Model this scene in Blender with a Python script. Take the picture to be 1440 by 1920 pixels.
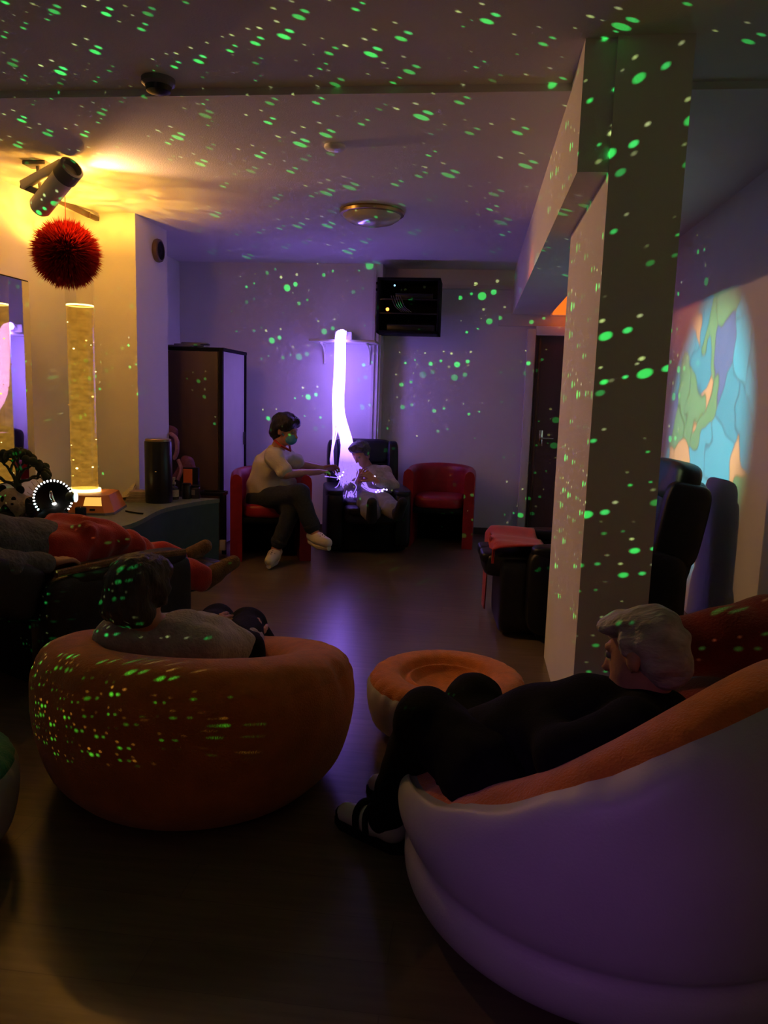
import bpy, bmesh, math, random
import numpy as np
from mathutils import Matrix, Vector
random.seed(7); np.random.seed(7)
for o in list(bpy.data.objects): bpy.data.objects.remove(o, do_unlink=True)
SC = bpy.context.scene; COL = SC.collection
PI = math.pi
# ------------------------------------------------------------------ camera (fitted to the room's vanishing points)
FPX = 1442.0; EYE = 1.4
_dn = np.array([-293., 9500., FPX]); _dn /= np.linalg.norm(_dn)
_a = 890. - 720.; _b = -(_a*_dn[0] + FPX*_dn[2])/_dn[1]
_yv = np.array([_a, _b, FPX]); _yv /= np.linalg.norm(_yv)
CAM = np.array([np.cross(_dn, _yv), _yv, -_dn])
def at(x, y, X=None, Y=None, Z=None):
    """world point of a photo pixel on a plane of known X, Y or Z"""
    r = CAM @ np.array([x-720., y-960., FPX])
    if Y is not None: t = Y/r[1]
    elif Z is not None: t = (Z-EYE)/r[2]
    else: t = X/r[0]
    return np.array([t*r[0], t*r[1], EYE+t*r[2]])
cd = bpy.data.cameras.new('camera'); cam = bpy.data.objects.new('camera', cd); COL.objects.link(cam)
cd.sensor_fit = 'VERTICAL'; cd.sensor_height = 24.0; cd.lens = FPX/1920.*24.0; cd.clip_start = .02
rt, dw, fw = CAM @ np.array([1,0,0.]), CAM @ np.array([0,1.,0]), CAM @ np.array([0,0,1.])
cam.matrix_world = Matrix(((rt[0],-dw[0],-fw[0],0),(rt[1],-dw[1],-fw[1],0),(rt[2],-dw[2],-fw[2],EYE),(0,0,0,1)))
SC.camera = cam
# ------------------------------------------------------------------ world and exposure
w = bpy.data.worlds.new('night'); SC.world = w; w.use_nodes = True
w.node_tree.nodes['Background'].inputs[0].default_value = (.02,.018,.03,1)
w.node_tree.nodes['Background'].inputs[1].default_value = .2
SC.view_settings.view_transform = 'Standard'; SC.view_settings.look = 'None'
SC.view_settings.gamma = 1; SC.view_settings.use_curve_mapping = False
SC.view_settings.exposure = 0.0
# ------------------------------------------------------------------ lights
def lamp(name, kind, loc, color, power, size=.02, target=None, angle=None, blend=.2):
    L = bpy.data.lights.new(name, kind); L.color = color; L.energy = power
    if kind == 'SPOT':
        L.spot_size = math.radians(angle); L.spot_blend = blend
    L.shadow_soft_size = size
    o = bpy.data.objects.new(name, L); COL.objects.link(o); o.location = loc
    if target is not None:
        d = Vector(target)-Vector(loc); o.rotation_euler = d.to_track_quat('-Z','Y').to_euler()
    return o
def light_nodes(o):
    L = o.data; L.use_nodes = True; nt = L.node_tree
    em = [n for n in nt.nodes if n.type == 'EMISSION'][0]
    tc = nt.nodes.new('ShaderNodeTexCoord'); sp = nt.nodes.new('ShaderNodeSeparateXYZ')
    nt.links.new(tc.outputs['Normal'], sp.inputs[0])
    def math_(op, a, b=None):
        n = nt.nodes.new('ShaderNodeMath'); n.operation = op
        for i, v in enumerate((a, b)):
            if v is None: continue
            if isinstance(v, (int, float)): n.inputs[i].default_value = v
            else: nt.links.new(v, n.inputs[i])
        return n.outputs[0]
    u = math_('DIVIDE', sp.outputs[0], sp.outputs[2]); v = math_('DIVIDE', sp.outputs[1], sp.outputs[2])
    cb = nt.nodes.new('ShaderNodeCombineXYZ'); nt.links.new(u, cb.inputs[0]); nt.links.new(v, cb.inputs[1])
    return nt, em, cb.outputs[0], math_
# green star laser, out of frame on the left, tilted up at the ceiling
las = lamp('star_laser', 'SPOT', (-2.35, .72, .75), (1,1,1), 1050, .004, (-.90, 3.50, 2.50), 93, .04)
nt, em, uv, mth = light_nodes(las)
tot = None
for (sc, off, rad, col) in ((22, (0,0,0), .105, (.04,1,.14)), (22, (.015,.004,0), .07, (.05,1,.18)), (22, (-.007,.017,0), .042, (.6,.8,.25)), (22, (.020,.018,0), .04, (.5,.6,.25))):
    ad = nt.nodes.new('ShaderNodeVectorMath'); ad.operation = 'ADD'; ad.inputs[1].default_value = off
    nt.links.new(uv, ad.inputs[0])
    vo = nt.nodes.new('ShaderNodeTexVoronoi'); vo.voronoi_dimensions = '2D'; vo.inputs['Scale'].default_value = sc
    vo.inputs['Randomness'].default_value = .75
    nt.links.new(ad.outputs[0], vo.inputs['Vector'])
    se = nt.nodes.new('ShaderNodeSeparateColor'); nt.links.new(vo.outputs['Color'], se.inputs[0])
    r = mth('MULTIPLY', mth('ADD', mth('MULTIPLY', se.outputs[0], 1.1), .1), rad)
    hit = mth('LESS_THAN', vo.outputs['Distance'], r)
    hit = mth('MULTIPLY', hit, mth('ADD', mth('MULTIPLY', se.outputs[1], 1.0), .15))
    sc_ = nt.nodes.new('ShaderNodeVectorMath'); sc_.operation = 'SCALE'; sc_.inputs[0].default_value = col
    nt.links.new(hit, sc_.inputs['Scale'])
    if tot is None: tot = sc_.outputs[0]
    else:
        a2 = nt.nodes.new('ShaderNodeVectorMath'); a2.operation = 'ADD'
        nt.links.new(tot, a2.inputs[0]); nt.links.new(sc_.outputs[0], a2.inputs[1]); tot = a2.outputs[0]
nt.links.new(tot, em.inputs['Color'])
lf = nt.nodes.new('ShaderNodeLightFalloff'); lf.inputs['Strength'].default_value = 1/3.6     # narrow laser beams thin out slowly
nt.links.new(lf.outputs['Linear'], em.inputs['Strength'])
# oil-wheel effect projector hung under the ceiling by the left wall, aimed at the right wall
whe = lamp('oil_wheel_beam', 'SPOT', (-2.12, 4.42, 2.5), (1,1,1), 900, .012, (1.5, 5.25, 1.26), 28, .65)
nt, em, uv, mth = light_nodes(whe)
nz = nt.nodes.new('ShaderNodeTexNoise'); nz.inputs['Scale'].default_value = 7; nz.inputs['Detail'].default_value = 2
nt.links.new(uv, nz.inputs['Vector'])
dv = nt.nodes.new('ShaderNodeVectorMath'); dv.operation = 'SCALE'; dv.inputs['Scale'].default_value = .26
nt.links.new(nz.outputs['Color'], dv.inputs[0])
ad = nt.nodes.new('ShaderNodeVectorMath'); ad.operation = 'ADD'; nt.links.new(uv, ad.inputs[0]); nt.links.new(dv.outputs[0], ad.inputs[1])
vo = nt.nodes.new('ShaderNodeTexVoronoi'); vo.voronoi_dimensions = '2D'; vo.inputs['Scale'].default_value = 12
nt.links.new(ad.outputs[0], vo.inputs['Vector'])
ve = nt.nodes.new('ShaderNodeTexVoronoi'); ve.voronoi_dimensions = '2D'; ve.inputs['Scale'].default_value = 12; ve.feature = 'DISTANCE_TO_EDGE'
nt.links.new(ad.outputs[0], ve.inputs['Vector'])
se = nt.nodes.new('ShaderNodeSeparateColor'); nt.links.new(vo.outputs['Color'], se.inputs[0])
cr = nt.nodes.new('ShaderNodeValToRGB'); cr.color_ramp.interpolation = 'CONSTANT'
els = [(0,(.03,.42,.55)), (.30,(.06,.55,.70)), (.56,(.16,.45,.20)), (.74,(.10,.22,.45)), (.90,(.85,.50,.22))]
cr.color_ramp.elements[0].color = els[0][1]+(1,); cr.color_ramp.elements[1].position = els[1][0]; cr.color_ramp.elements[1].color = els[1][1]+(1,)
for p, c in els[2:]:
    e = cr.color_ramp.elements.new(p); e.color = c+(1,)
nt.links.new(se.outputs[0], cr.inputs[0])
edge = nt.nodes.new('ShaderNodeMapRange'); edge.inputs[1].default_value = .0; edge.inputs[2].default_value = .05; edge.inputs[3].default_value = .45
nt.links.new(ve.outputs['Distance'], edge.inputs[0])
sc_ = nt.nodes.new('ShaderNodeVectorMath'); sc_.operation = 'SCALE'
nt.links.new(cr.outputs[0], sc_.inputs[0]); nt.links.new(edge.outputs[0], sc_.inputs['Scale'])
nt.links.new(sc_.outputs[0], em.inputs['Color'])
lamp('oil_wheel_red_fringe', 'SPOT', (-2.12, 4.42, 2.5), (1,.12,.07), 120, .02, (1.5, 5.95, 2.05), 13, 1.0)
# behind the photographer: the room's violet colour lamp and an added warm fill
lamp('violet_lamp_behind', 'SPOT', (-1.0, -1.2, 1.9), (.46,.12,.80), 42, .12, (.22, 1.60, .40), 17, 1.0)
lamp('warm_fill_behind', 'POINT', (-1.6, -1.4, 2.2), (1,.60,.64), 2.6, .2)
# ------------------------------------------------------------------ materials
def mat(name, col, rough=.6, var=.12, vscale=8, bump=0., bscale=60, metal=0, spec=.4, emis=None, estr=0, sheen=0, stretch=None, trans=0, alpha=1):
    m = bpy.data.materials.new(name); m.use_nodes = True; nt = m.node_tree; b = nt.nodes['Principled BSDF']
    b.inputs['Roughness'].default_value = rough; b.inputs['Metallic'].default_value = metal
    b.inputs['Specular IOR Level'].default_value = spec
    b.inputs['Sheen Weight'].default_value = sheen
    b.inputs['Transmission Weight'].default_value = trans
    b.inputs['Alpha'].default_value = alpha
    tc = nt.nodes.new('ShaderNodeTexCoord'); mp = nt.nodes.new('ShaderNodeMapping')
    nt.links.new(tc.outputs['Object'], mp.inputs[0])
    if stretch: mp.inputs['Scale'].default_value = stretch
    nz = nt.nodes.new('ShaderNodeTexNoise'); nz.inputs['Scale'].default_value = vscale; nz.inputs['Detail'].default_value = 4
    nt.links.new(mp.outputs[0], nz.inputs['Vector'])
    cr = nt.nodes.new('ShaderNodeValToRGB')
    cr.color_ramp.elements[0].position = .3; cr.color_ramp.elements[1].position = .7
    cr.color_ramp.elements[0].color = tuple(max(0, c*(1-var)) for c in col)+(1,)
    cr.color_ramp.elements[1].color = tuple(min(1, c*(1+var)) for c in col)+(1,)
    nt.links.new(nz.outputs['Fac'], cr.inputs[0]); nt.links.new(cr.outputs[0], b.inputs['Base Color'])
    if bump:
        n2 = nt.nodes.new('ShaderNodeTexNoise'); n2.inputs['Scale'].default_value = bscale; n2.inputs['Detail'].default_value = 3
        nt.links.new(mp.outputs[0], n2.inputs['Vector'])
        bp = nt.nodes.new('ShaderNodeBump'); bp.inputs['Strength'].default_value = bump; bp.inputs['Distance'].default_value = .01
        nt.links.new(n2.outputs['Fac'], bp.inputs['Height']); nt.links.new(bp.outputs[0], b.inputs['Normal'])
    if emis:
        b.inputs['Emission Color'].default_value = emis+(1,); b.inputs['Emission Strength'].default_value = estr
    return m
M = {}
M['wall'] = mat('wall_paint', (.70,.68,.66), .75, .03, 3, .15, 180)
M['ceiling'] = mat('ceiling_paint', (.72,.70,.68), .8, .03, 2, .2, 140)
M['white'] = mat('white_gloss', (.75,.73,.70), .4, .03)
M['black_vinyl'] = mat('black_leatherette', (.008,.008,.011), .38, .3, 30, .2, 220, spec=.35)
M['black_cloth'] = mat('black_cloth', (.006,.006,.007), .9, .3, 30, .25, 150, spec=.15)
M['black_plastic'] = mat('black_plastic', (.008,.008,.009), .3, .2, 20, .05, 200)
M['black_matt'] = mat('black_matt', (.006,.006,.007), .8, .2, 20, spec=.2)
M['red_vinyl'] = mat('red_leatherette', (.30,.012,.02), .36, .15, 20, .15, 200, spec=.45)
M['red_cloth'] = mat('red_cloth', (.42,.022,.014), .85, .2, 14, .4, 160, sheen=.3)
M['red_throw'] = mat('red_throw', (.16,.012,.012), .95, .25, 9, .5, 120, sheen=.2)
M['orange_velvet'] = mat('orange_flock', (.62,.17,.02), .85, .16, 22, .5, 160, sheen=.35)
M['orange_dark'] = mat('orange_flock_back', (.60,.15,.018), .8, .16, 10, .5, 170, sheen=.2)
M['grey_vinyl'] = mat('pale_grey_vinyl', (.50,.47,.52), .45, .05, 6, .08, 160)
M['green_velvet'] = mat('green_flock', (.02,.24,.16), .85, .16, 22, .5, 160, sheen=.3)
M['teal'] = mat('teal_laminate', (.045,.085,.085), .5, .12, 12)
M['teal_top'] = mat('teal_worktop', (.16,.20,.15), .38, .12, 30)
M['brown'] = mat('dark_brown_wood', (.10,.06,.045), .5, .2, 6, stretch=(1,1,.15))
M['door'] = mat('dark_door', (.10,.06,.06), .45, .15, 6, stretch=(1,1,.15))
M['skin'] = mat('skin', (.50,.25,.17), .55, .08, 20, .1, 150)
M['hair_dark'] = mat('dark_hair', (.018,.014,.014), .5, .5, 40, .9, 70, stretch=(1,1,.25))
M['hair_brown'] = mat('brown_hair', (.045,.036,.034), .55, .5, 40, .9, 70, stretch=(1,1,.3))
M['hair_grey'] = mat('grey_hair', (.42,.38,.40), .55, .35, 30, .9, 55, stretch=(.4,1,1))
M['hair_greydark'] = mat('dark_grey_hair', (.06,.055,.06), .55, .5, 40, .8, 70)
M['tunic'] = mat('white_tunic_cotton', (.62,.56,.46), .85, .06, 10, .3, 120)
M['jeans'] = mat('dark_denim', (.025,.03,.042), .85, .25, 60, .3, 260)
M['clog'] = mat('cream_clog_foam', (.62,.58,.48), .6, .06, 10)
M['mask'] = mat('blue_mask', (.10,.38,.55), .8, .05, 20, .2, 100)
M['cardigan'] = mat('grey_knit', (.40,.36,.37), .95, .15, 40, .8, 90, sheen=.3)
M['cardigan2'] = mat('beige_knit', (.38,.33,.28), .95, .15, 40, .7, 110, sheen=.2)
M['grey_trousers'] = mat('grey_trousers', (.22,.23,.27), .9, .12, 20, .3, 120)
M['blanket_grey'] = mat('grey_wool', (.10,.10,.11), .95, .3, 30, .9, 60)
M['slipper'] = mat('brown_felt', (.16,.09,.045), .95, .3, 30, .7, 120)
M['sock'] = mat('dark_sock', (.02,.02,.025), .9, .2)
M['sneaker'] = mat('white_sneaker', (.62,.60,.62), .55, .06)
M['shirt'] = mat('white_shirt', (.55,.5,.5), .85, .06)
M['chrome'] = mat('chrome', (.8,.78,.75), .12, .02, metal=1)
M['eye'] = mat('eye', (.25,.22,.2), .15, .1)
M['lip'] = mat('lip', (.42,.16,.13), .5, .1)
M['paper'] = mat('paper', (.55,.48,.34), .85, .2, 50, stretch=(1,1,6))
M['book'] = mat('book_cover', (.32,.24,.16), .6, .3, 3)
M['beige_cloth'] = mat('beige_cushion', (.26,.21,.13), .9, .15, 20, .4, 120)
M['orange_box'] = mat('orange_plastic', (.75,.24,.06), .42, .06, 8, spec=.4)
M['toy_white'] = mat('plush_cream', (.50,.38,.24), .95, .12, 40, .8, 120, sheen=.3)
M['toy_black'] = mat('plush_black', (.012,.010,.009), .95, .2, 40, .8, 120)
M['coral'] = mat('dark_green_lacquer', (.045,.055,.028), .5, .3, 12)
M['rust'] = mat('orange_card', (.55,.12,.02), .7, .1)
M['purple_cloth'] = mat('plum_cloth', (.14,.05,.09), .9, .3, 18, .5, 90)
M['pink_cloth'] = mat('pink_cloth', (.32,.16,.22), .9, .2, 20, .3, 90)
M['label'] = mat('cream_label', (.50,.44,.28), .7, .12, 60)
M['jar'] = mat('smoked_jar', (.035,.03,.04), .15, .2)
M['grey_plastic'] = mat('grey_plastic', (.16,.15,.16), .5, .08)
M['valve'] = mat('valve_rubber', (.07,.04,.05), .6, .1)
M['trunk'] = mat('trunking', (.62,.58,.56), .6, .03)
M['baseboard'] = mat('baseboard_dark', (.06,.05,.05), .5, .1)
M['lamp_glass'] = mat('opal_glass', (.55,.52,.5), .12, .03, spec=.6)
M['lamp_rim'] = mat('brass_rim', (.35,.26,.14), .3, .06, metal=.8)
def emit(name, col, s):
    m = mat(name, (.02,.02,.02), .5, emis=col, estr=s); return m
M['fibre'] = emit('lit_fibre', (.30,.16,1.0), 10.0)
def fade(m, s0, s1, z0, z1):
    nt = m.node_tree; b = nt.nodes['Principled BSDF']; g_ = nt.nodes.new('ShaderNodeNewGeometry'); sp = nt.nodes.new('ShaderNodeSeparateXYZ'); mr = nt.nodes.new('ShaderNodeMapRange')
    nt.links.new(g_.outputs['Position'], sp.inputs[0]); nt.links.new(sp.outputs[2], mr.inputs[0])
    for i, v in zip((1,2,3,4), (z0,z1,s0,s1)): mr.inputs[i].default_value = v
    nt.links.new(mr.outputs[0], b.inputs['Emission Strength'])
fade(M['fibre'], 1.5, 17, .78, 1.40)      # side-glow fibres leak most of their light near the source
M['fibre_tip'] = emit('fibre_tip', (.60,.50,1.0), 3.5)
M['fibre_dim'] = emit('fibre_loop', (.52,.34,1.0), 2.2)
M['led'] = emit('white_led', (1,.93,.85), 5)
M['led_cyan'] = emit('cyan_led', (.65,1,1), 8)
M['led_orange'] = emit('orange_led', (1,.22,.03), 6)
M['led_blue'] = emit('blue_led', (.3,.6,1), 2)
M['exit'] = emit('orange_lamp_cover', (1,.18,.015), 1.1)
M['lit_panel'] = emit('lit_amber_panel', (1,.55,.10), 1.0)
M['tube_ring'] = emit('tube_light_ring', (1,.72,.25), 4)
def floor_mat():
    m = bpy.data.materials.new('vinyl_plank'); m.use_nodes = True; nt = m.node_tree; b = nt.nodes['Principled BSDF']
    tc = nt.nodes.new('ShaderNodeTexCoord')
    br = nt.nodes.new('ShaderNodeTexBrick'); br.inputs['Scale'].default_value = 1; br.inputs['Brick Width'].default_value = 1.2; br.inputs['Row Height'].default_value = .16
    br.inputs['Mortar Size'].default_value = .0015
    br.inputs['Color1'].default_value = (.155,.11,.078,1); br.inputs['Color2'].default_value = (.19,.137,.096,1); br.inputs['Mortar'].default_value = (.12,.085,.06,1)
    nt.links.new(tc.outputs['Object'], br.inputs['Vector'])
    mp = nt.nodes.new('ShaderNodeMapping'); mp.inputs['Scale'].default_value = (1.2,14,1); nt.links.new(tc.outputs['Object'], mp.inputs[0])
    nz = nt.nodes.new('ShaderNodeTexNoise'); nz.inputs['Scale'].default_value = 3; nz.inputs['Detail'].default_value = 6; nt.links.new(mp.outputs[0], nz.inputs['Vector'])
    mx = nt.nodes.new('ShaderNodeMix'); mx.data_type = 'RGBA'; mx.blend_type = 'MULTIPLY'; mx.inputs[0].default_value = .6
    cr = nt.nodes.new('ShaderNodeValToRGB'); cr.color_ramp.elements[0].position = .3; cr.color_ramp.elements[0].color = (.5,.46,.42,1); cr.color_ramp.elements[1].position = .7
    nt.links.new(nz.outputs['Fac'], cr.inputs[0])
    nt.links.new(br.outputs['Color'], mx.inputs[6]); nt.links.new(cr.outputs[0], mx.inputs[7]); nt.links.new(mx.outputs[2], b.inputs['Base Color'])
    b.inputs['Roughness'].default_value = .28; b.inputs['Specular IOR Level'].default_value = .5
    bp = nt.nodes.new('ShaderNodeBump'); bp.inputs['Strength'].default_value = .12; bp.inputs['Distance'].default_value = .004
    nt.links.new(nz.outputs['Fac'], bp.inputs['Height']); nt.links.new(bp.outputs[0], b.inputs['Normal'])
    return m
M['floor'] = floor_mat()
def water_mat():
    m = bpy.data.materials.new('lit_water'); m.use_nodes = True; nt = m.node_tree
    b = nt.nodes['Principled BSDF']; out = [n for n in nt.nodes if n.type == 'OUTPUT_MATERIAL'][0]
    tc = nt.nodes.new('ShaderNodeTexCoord'); mp = nt.nodes.new('ShaderNodeMapping'); mp.inputs['Scale'].default_value = (1,1,2.2)
    nt.links.new(tc.outputs['Object'], mp.inputs[0])
    nz = nt.nodes.new('ShaderNodeTexNoise'); nz.inputs['Scale'].default_value = 16; nz.inputs['Detail'].default_value = 3; nt.links.new(mp.outputs[0], nz.inputs['Vector'])
    bp = nt.nodes.new('ShaderNodeBump'); bp.inputs['Strength'].default_value = .5; bp.inputs['Distance'].default_value = .02; nt.links.new(nz.outputs['Fac'], bp.inputs['Height'])
    b.inputs['Base Color'].default_value = (.30,.19,.05,1); b.inputs['Roughness'].default_value = .12; nt.links.new(bp.outputs[0], b.inputs['Normal'])
    cr = nt.nodes.new('ShaderNodeValToRGB'); cr.color_ramp.elements[0].position = .35; cr.color_ramp.elements[0].color = (.42,.22,.03,1)
    cr.color_ramp.elements[1].position = .75; cr.color_ramp.elements[1].color = (1,.52,.07,1); nt.links.new(nz.outputs['Fac'], cr.inputs[0])
    nt.links.new(cr.outputs[0], b.inputs['Emission Color']); b.inputs['Emission Strength'].default_value = .5
    tr = nt.nodes.new('ShaderNodeBsdfTransparent'); tr.inputs[0].default_value = (1,.86,.5,1)
    mx = nt.nodes.new('ShaderNodeMixShader'); mx.inputs[0].default_value = .5
    nt.links.new(tr.outputs[0], mx.inputs[1]); nt.links.new(b.outputs[0], mx.inputs[2]); nt.links.new(mx.outputs[0], out.inputs[0])
    return m
M['water'] = water_mat()
def acryl_mat():
    m = bpy.data.materials.new('clear_acrylic'); m.use_nodes = True; nt = m.node_tree
    out = [n for n in nt.nodes if n.type == 'OUTPUT_MATERIAL'][0]
    gl = nt.nodes.new('ShaderNodeBsdfGlossy'); gl.inputs['Roughness'].default_value = .04; tr = nt.nodes.new('ShaderNodeBsdfTransparent')
    lw = nt.nodes.new('ShaderNodeLayerWeight'); lw.inputs[0].default_value = .12
    fr = nt.nodes.new('ShaderNodeMath'); fr.operation = 'MULTIPLY'; fr.inputs[1].default_value = .35; nt.links.new(lw.outputs['Facing'], fr.inputs[0])
    mx = nt.nodes.new('ShaderNodeMixShader'); nt.links.new(fr.outputs[0], mx.inputs[0]); nt.links.new(tr.outputs[0], mx.inputs[1]); nt.links.new(gl.outputs[0], mx.inputs[2])
    nt.links.new(mx.outputs[0], out.inputs[0]); return m
M['acrylic'] = acryl_mat()
def mirror_mat():
    m = mat('mirror_glass', (.8,.8,.82), .02, .01, metal=1); return m
M['mirror'] = mirror_mat()
def tinsel_mat():
    m = mat('red_tinsel', (.40,.014,.011), .5, .25, 30); nt = m.node_tree
    out = [n for n in nt.nodes if n.type == 'OUTPUT_MATERIAL'][0]; b = nt.nodes['Principled BSDF']
    t = nt.nodes.new('ShaderNodeBsdfTranslucent'); t.inputs[0].default_value = (.5,.02,.012,1)
    mx = nt.nodes.new('ShaderNodeMixShader'); mx.inputs[0].default_value = .5
    nt.links.new(b.outputs[0], mx.inputs[1]); nt.links.new(t.outputs[0], mx.inputs[2]); nt.links.new(mx.outputs[0], out.inputs[0]); return m
M['tinsel'] = tinsel_mat()

# ------------------------------------------------------------------ mesh helpers
BASE = {}
class G:
    """collects vertices and faces"""
    def __init__(s): s.V = []; s.F = []
    def raw(s, V, F):
        n = len(s.V); s.V += [tuple(map(float, v)) for v in V]; s.F += [tuple(i+n for i in f) for f in F]; return s
    def box(s, c, sz, R=None, bev=0., seg=2):
        bm = bmesh.new(); bmesh.ops.create_cube(bm, size=1)
        bmesh.ops.scale(bm, vec=sz, verts=bm.verts)
        if bev: bmesh.ops.bevel(bm, geom=list(bm.edges), offset=bev, segments=seg, affect='EDGES', profile=.5)
        V = np.array([v.co[:] for v in bm.verts]); F = []
        bm.verts.index_update()
        for f in bm.faces: F.append([v.index for v in f.verts])
        bm.free()
        if R is not None: V = V @ np.array(R).T
        return s.raw(V+np.array(c), F)
    def pillow(s, c, sz, R=None, e=.35, nu=28, nv=18):
        u = np.linspace(-PI, PI, nu, endpoint=False); v = np.linspace(-PI/2, PI/2, nv)
        f = lambda t, p: np.sign(t)*np.abs(t)**p
        V = []
        for b in v:
            for a in u: V.append((f(np.cos(b), e)*f(np.cos(a), e), f(np.cos(b), e)*f(np.sin(a), e), f(np.sin(b), e)))
        V = np.array(V)*np.array(sz)/2
        F = [(i*nu+j, i*nu+(j+1) % nu, (i+1)*nu+(j+1) % nu, (i+1)*nu+j) for i in range(nv-1) for j in range(nu)]
        if R is not None: V = V @ np.array(R).T
        return s.raw(V+np.array(c), F)
    def ell(s, c, r, R=None, nu=20, nv=12): return s.pillow(c, np.array(r)*2, R, 1., nu, nv)
    def lathe(s, prof, c=(0,0,0), R=None, n=28, sx=1, sy=1):
        V = []; F = []
        for (r, z) in prof:
            for k in range(n): V.append((r*math.cos(2*PI*k/n)*sx, r*math.sin(2*PI*k/n)*sy, z))
        for i in range(len(prof)-1):
            for k in range(n): F.append((i*n+k, i*n+(k+1) % n, (i+1)*n+(k+1) % n, (i+1)*n+k))
        V = np.array(V)
        if R is not None: V = V @ np.array(R).T
        return s.raw(V+np.array(c), F)
    def tube(s, pts, r, n=8, cap=True):
        P = np.array(pts, float); m = len(P)
        rr = np.full(m, r) if np.isscalar(r) else np.array(r)
        T = np.gradient(P, axis=0); T /= np.linalg.norm(T, axis=1)[:, None]+1e-12
        up = np.array([0,0,1.]) if abs(T[0][2]) < .9 else np.array([1.,0,0])
        V = []; F = []
        for i in range(m):
            a = np.cross(T[i], up); a /= np.linalg.norm(a)+1e-12; b = np.cross(T[i], a); up = -b if False else np.cross(a, T[i])
            for k in range(n): V.append(P[i]+rr[i]*(a*math.cos(2*PI*k/n)+b*math.sin(2*PI*k/n)))
        for i in range(m-1):
            for k in range(n): F.append((i*n+k, i*n+(k+1) % n, (i+1)*n+(k+1) % n, (i+1)*n+k))
        if cap: F += [tuple(range(n))[::-1], tuple((m-1)*n+k for k in range(n))]
        return s.raw(V, F)
    def prism(s, poly, z0, z1):
        n = len(poly); V = [(x,y,z0) for x,y in poly]+[(x,y,z1) for x,y in poly]
        F = [tuple(range(n))[::-1], tuple(range(n, 2*n))]+[(i, (i+1) % n, n+(i+1) % n, n+i) for i in range(n)]
        return s.raw(V, F)
    def build(s, name, m, parent=None, base=None, smooth=True, label=None):
        if parent is not None: b = BASE[parent.name]
        else: b = np.array(base if base is not None else (0,0,0), float)
        me = bpy.data.meshes.new(name)
        me.from_pydata((np.array(s.V)-b).tolist(), [], s.F); me.validate(); me.update()
        bm = bmesh.new(); bm.from_mesh(me); bmesh.ops.recalc_face_normals(bm, faces=bm.faces); bm.to_mesh(me); bm.free()
        if smooth:
            me.polygons.foreach_set('use_smooth', [True]*len(me.polygons))
            if smooth != 'all': me.set_sharp_from_angle(angle=math.radians(42))
        me.materials.append(M[m] if isinstance(m, str) else m)
        o = bpy.data.objects.new(name, me); COL.objects.link(o)
        if parent is not None: o.parent = parent
        else: o.location = b
        BASE[o.name] = b
        if label: o['label'] = label
        return o
def tag(o, label, cat, group=None, kind=None):
    o['label'] = label; o['category'] = cat
    if group: o['group'] = group
    if kind: o['kind'] = kind
    return o
def thing(name, base, label, cat, group=None):
    o = bpy.data.objects.new(name, None); COL.objects.link(o); o.location = base; o.empty_display_size = .1
    BASE[o.name] = np.array(base, float); return tag(o, label, cat, group)
def struct(o, label, cat):
    o['kind'] = 'structure'; o['label'] = label; o['category'] = cat; return o
def rotz(a):
    c, s_ = math.cos(a), math.sin(a); return np.array([[c,-s_,0],[s_,c,0],[0,0,1]])
def rotx(a):
    c, s_ = math.cos(a), math.sin(a); return np.array([[1,0,0],[0,c,-s_],[0,s_,c]])
def roty(a):
    c, s_ = math.cos(a), math.sin(a); return np.array([[c,0,s_],[0,1,0],[-s_,0,c]])
def unit(v): v = np.array(v, float); return v/np.linalg.norm(v)
def frame(z, x=(1,0,0)):
    z = unit(z); x = np.array(x, float); x = x-z*np.dot(x, z); x = unit(x); return np.array([x, np.cross(z, x), z]).T
def spline(pts, n):
    P = np.array(pts, float); m = len(P); Q = np.vstack([2*P[0]-P[1], P, 2*P[-1]-P[-2]]); out = []
    for t in np.linspace(0, m-1-1e-9, n):
        i = int(t); f = t-i; a, b, c, d = Q[i:i+4]
        out.append(.5*((2*b)+(c-a)*f+(2*a-5*b+4*c-d)*f*f+(3*b-a-3*c+d)*f**3))
    return np.array(out)
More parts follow.
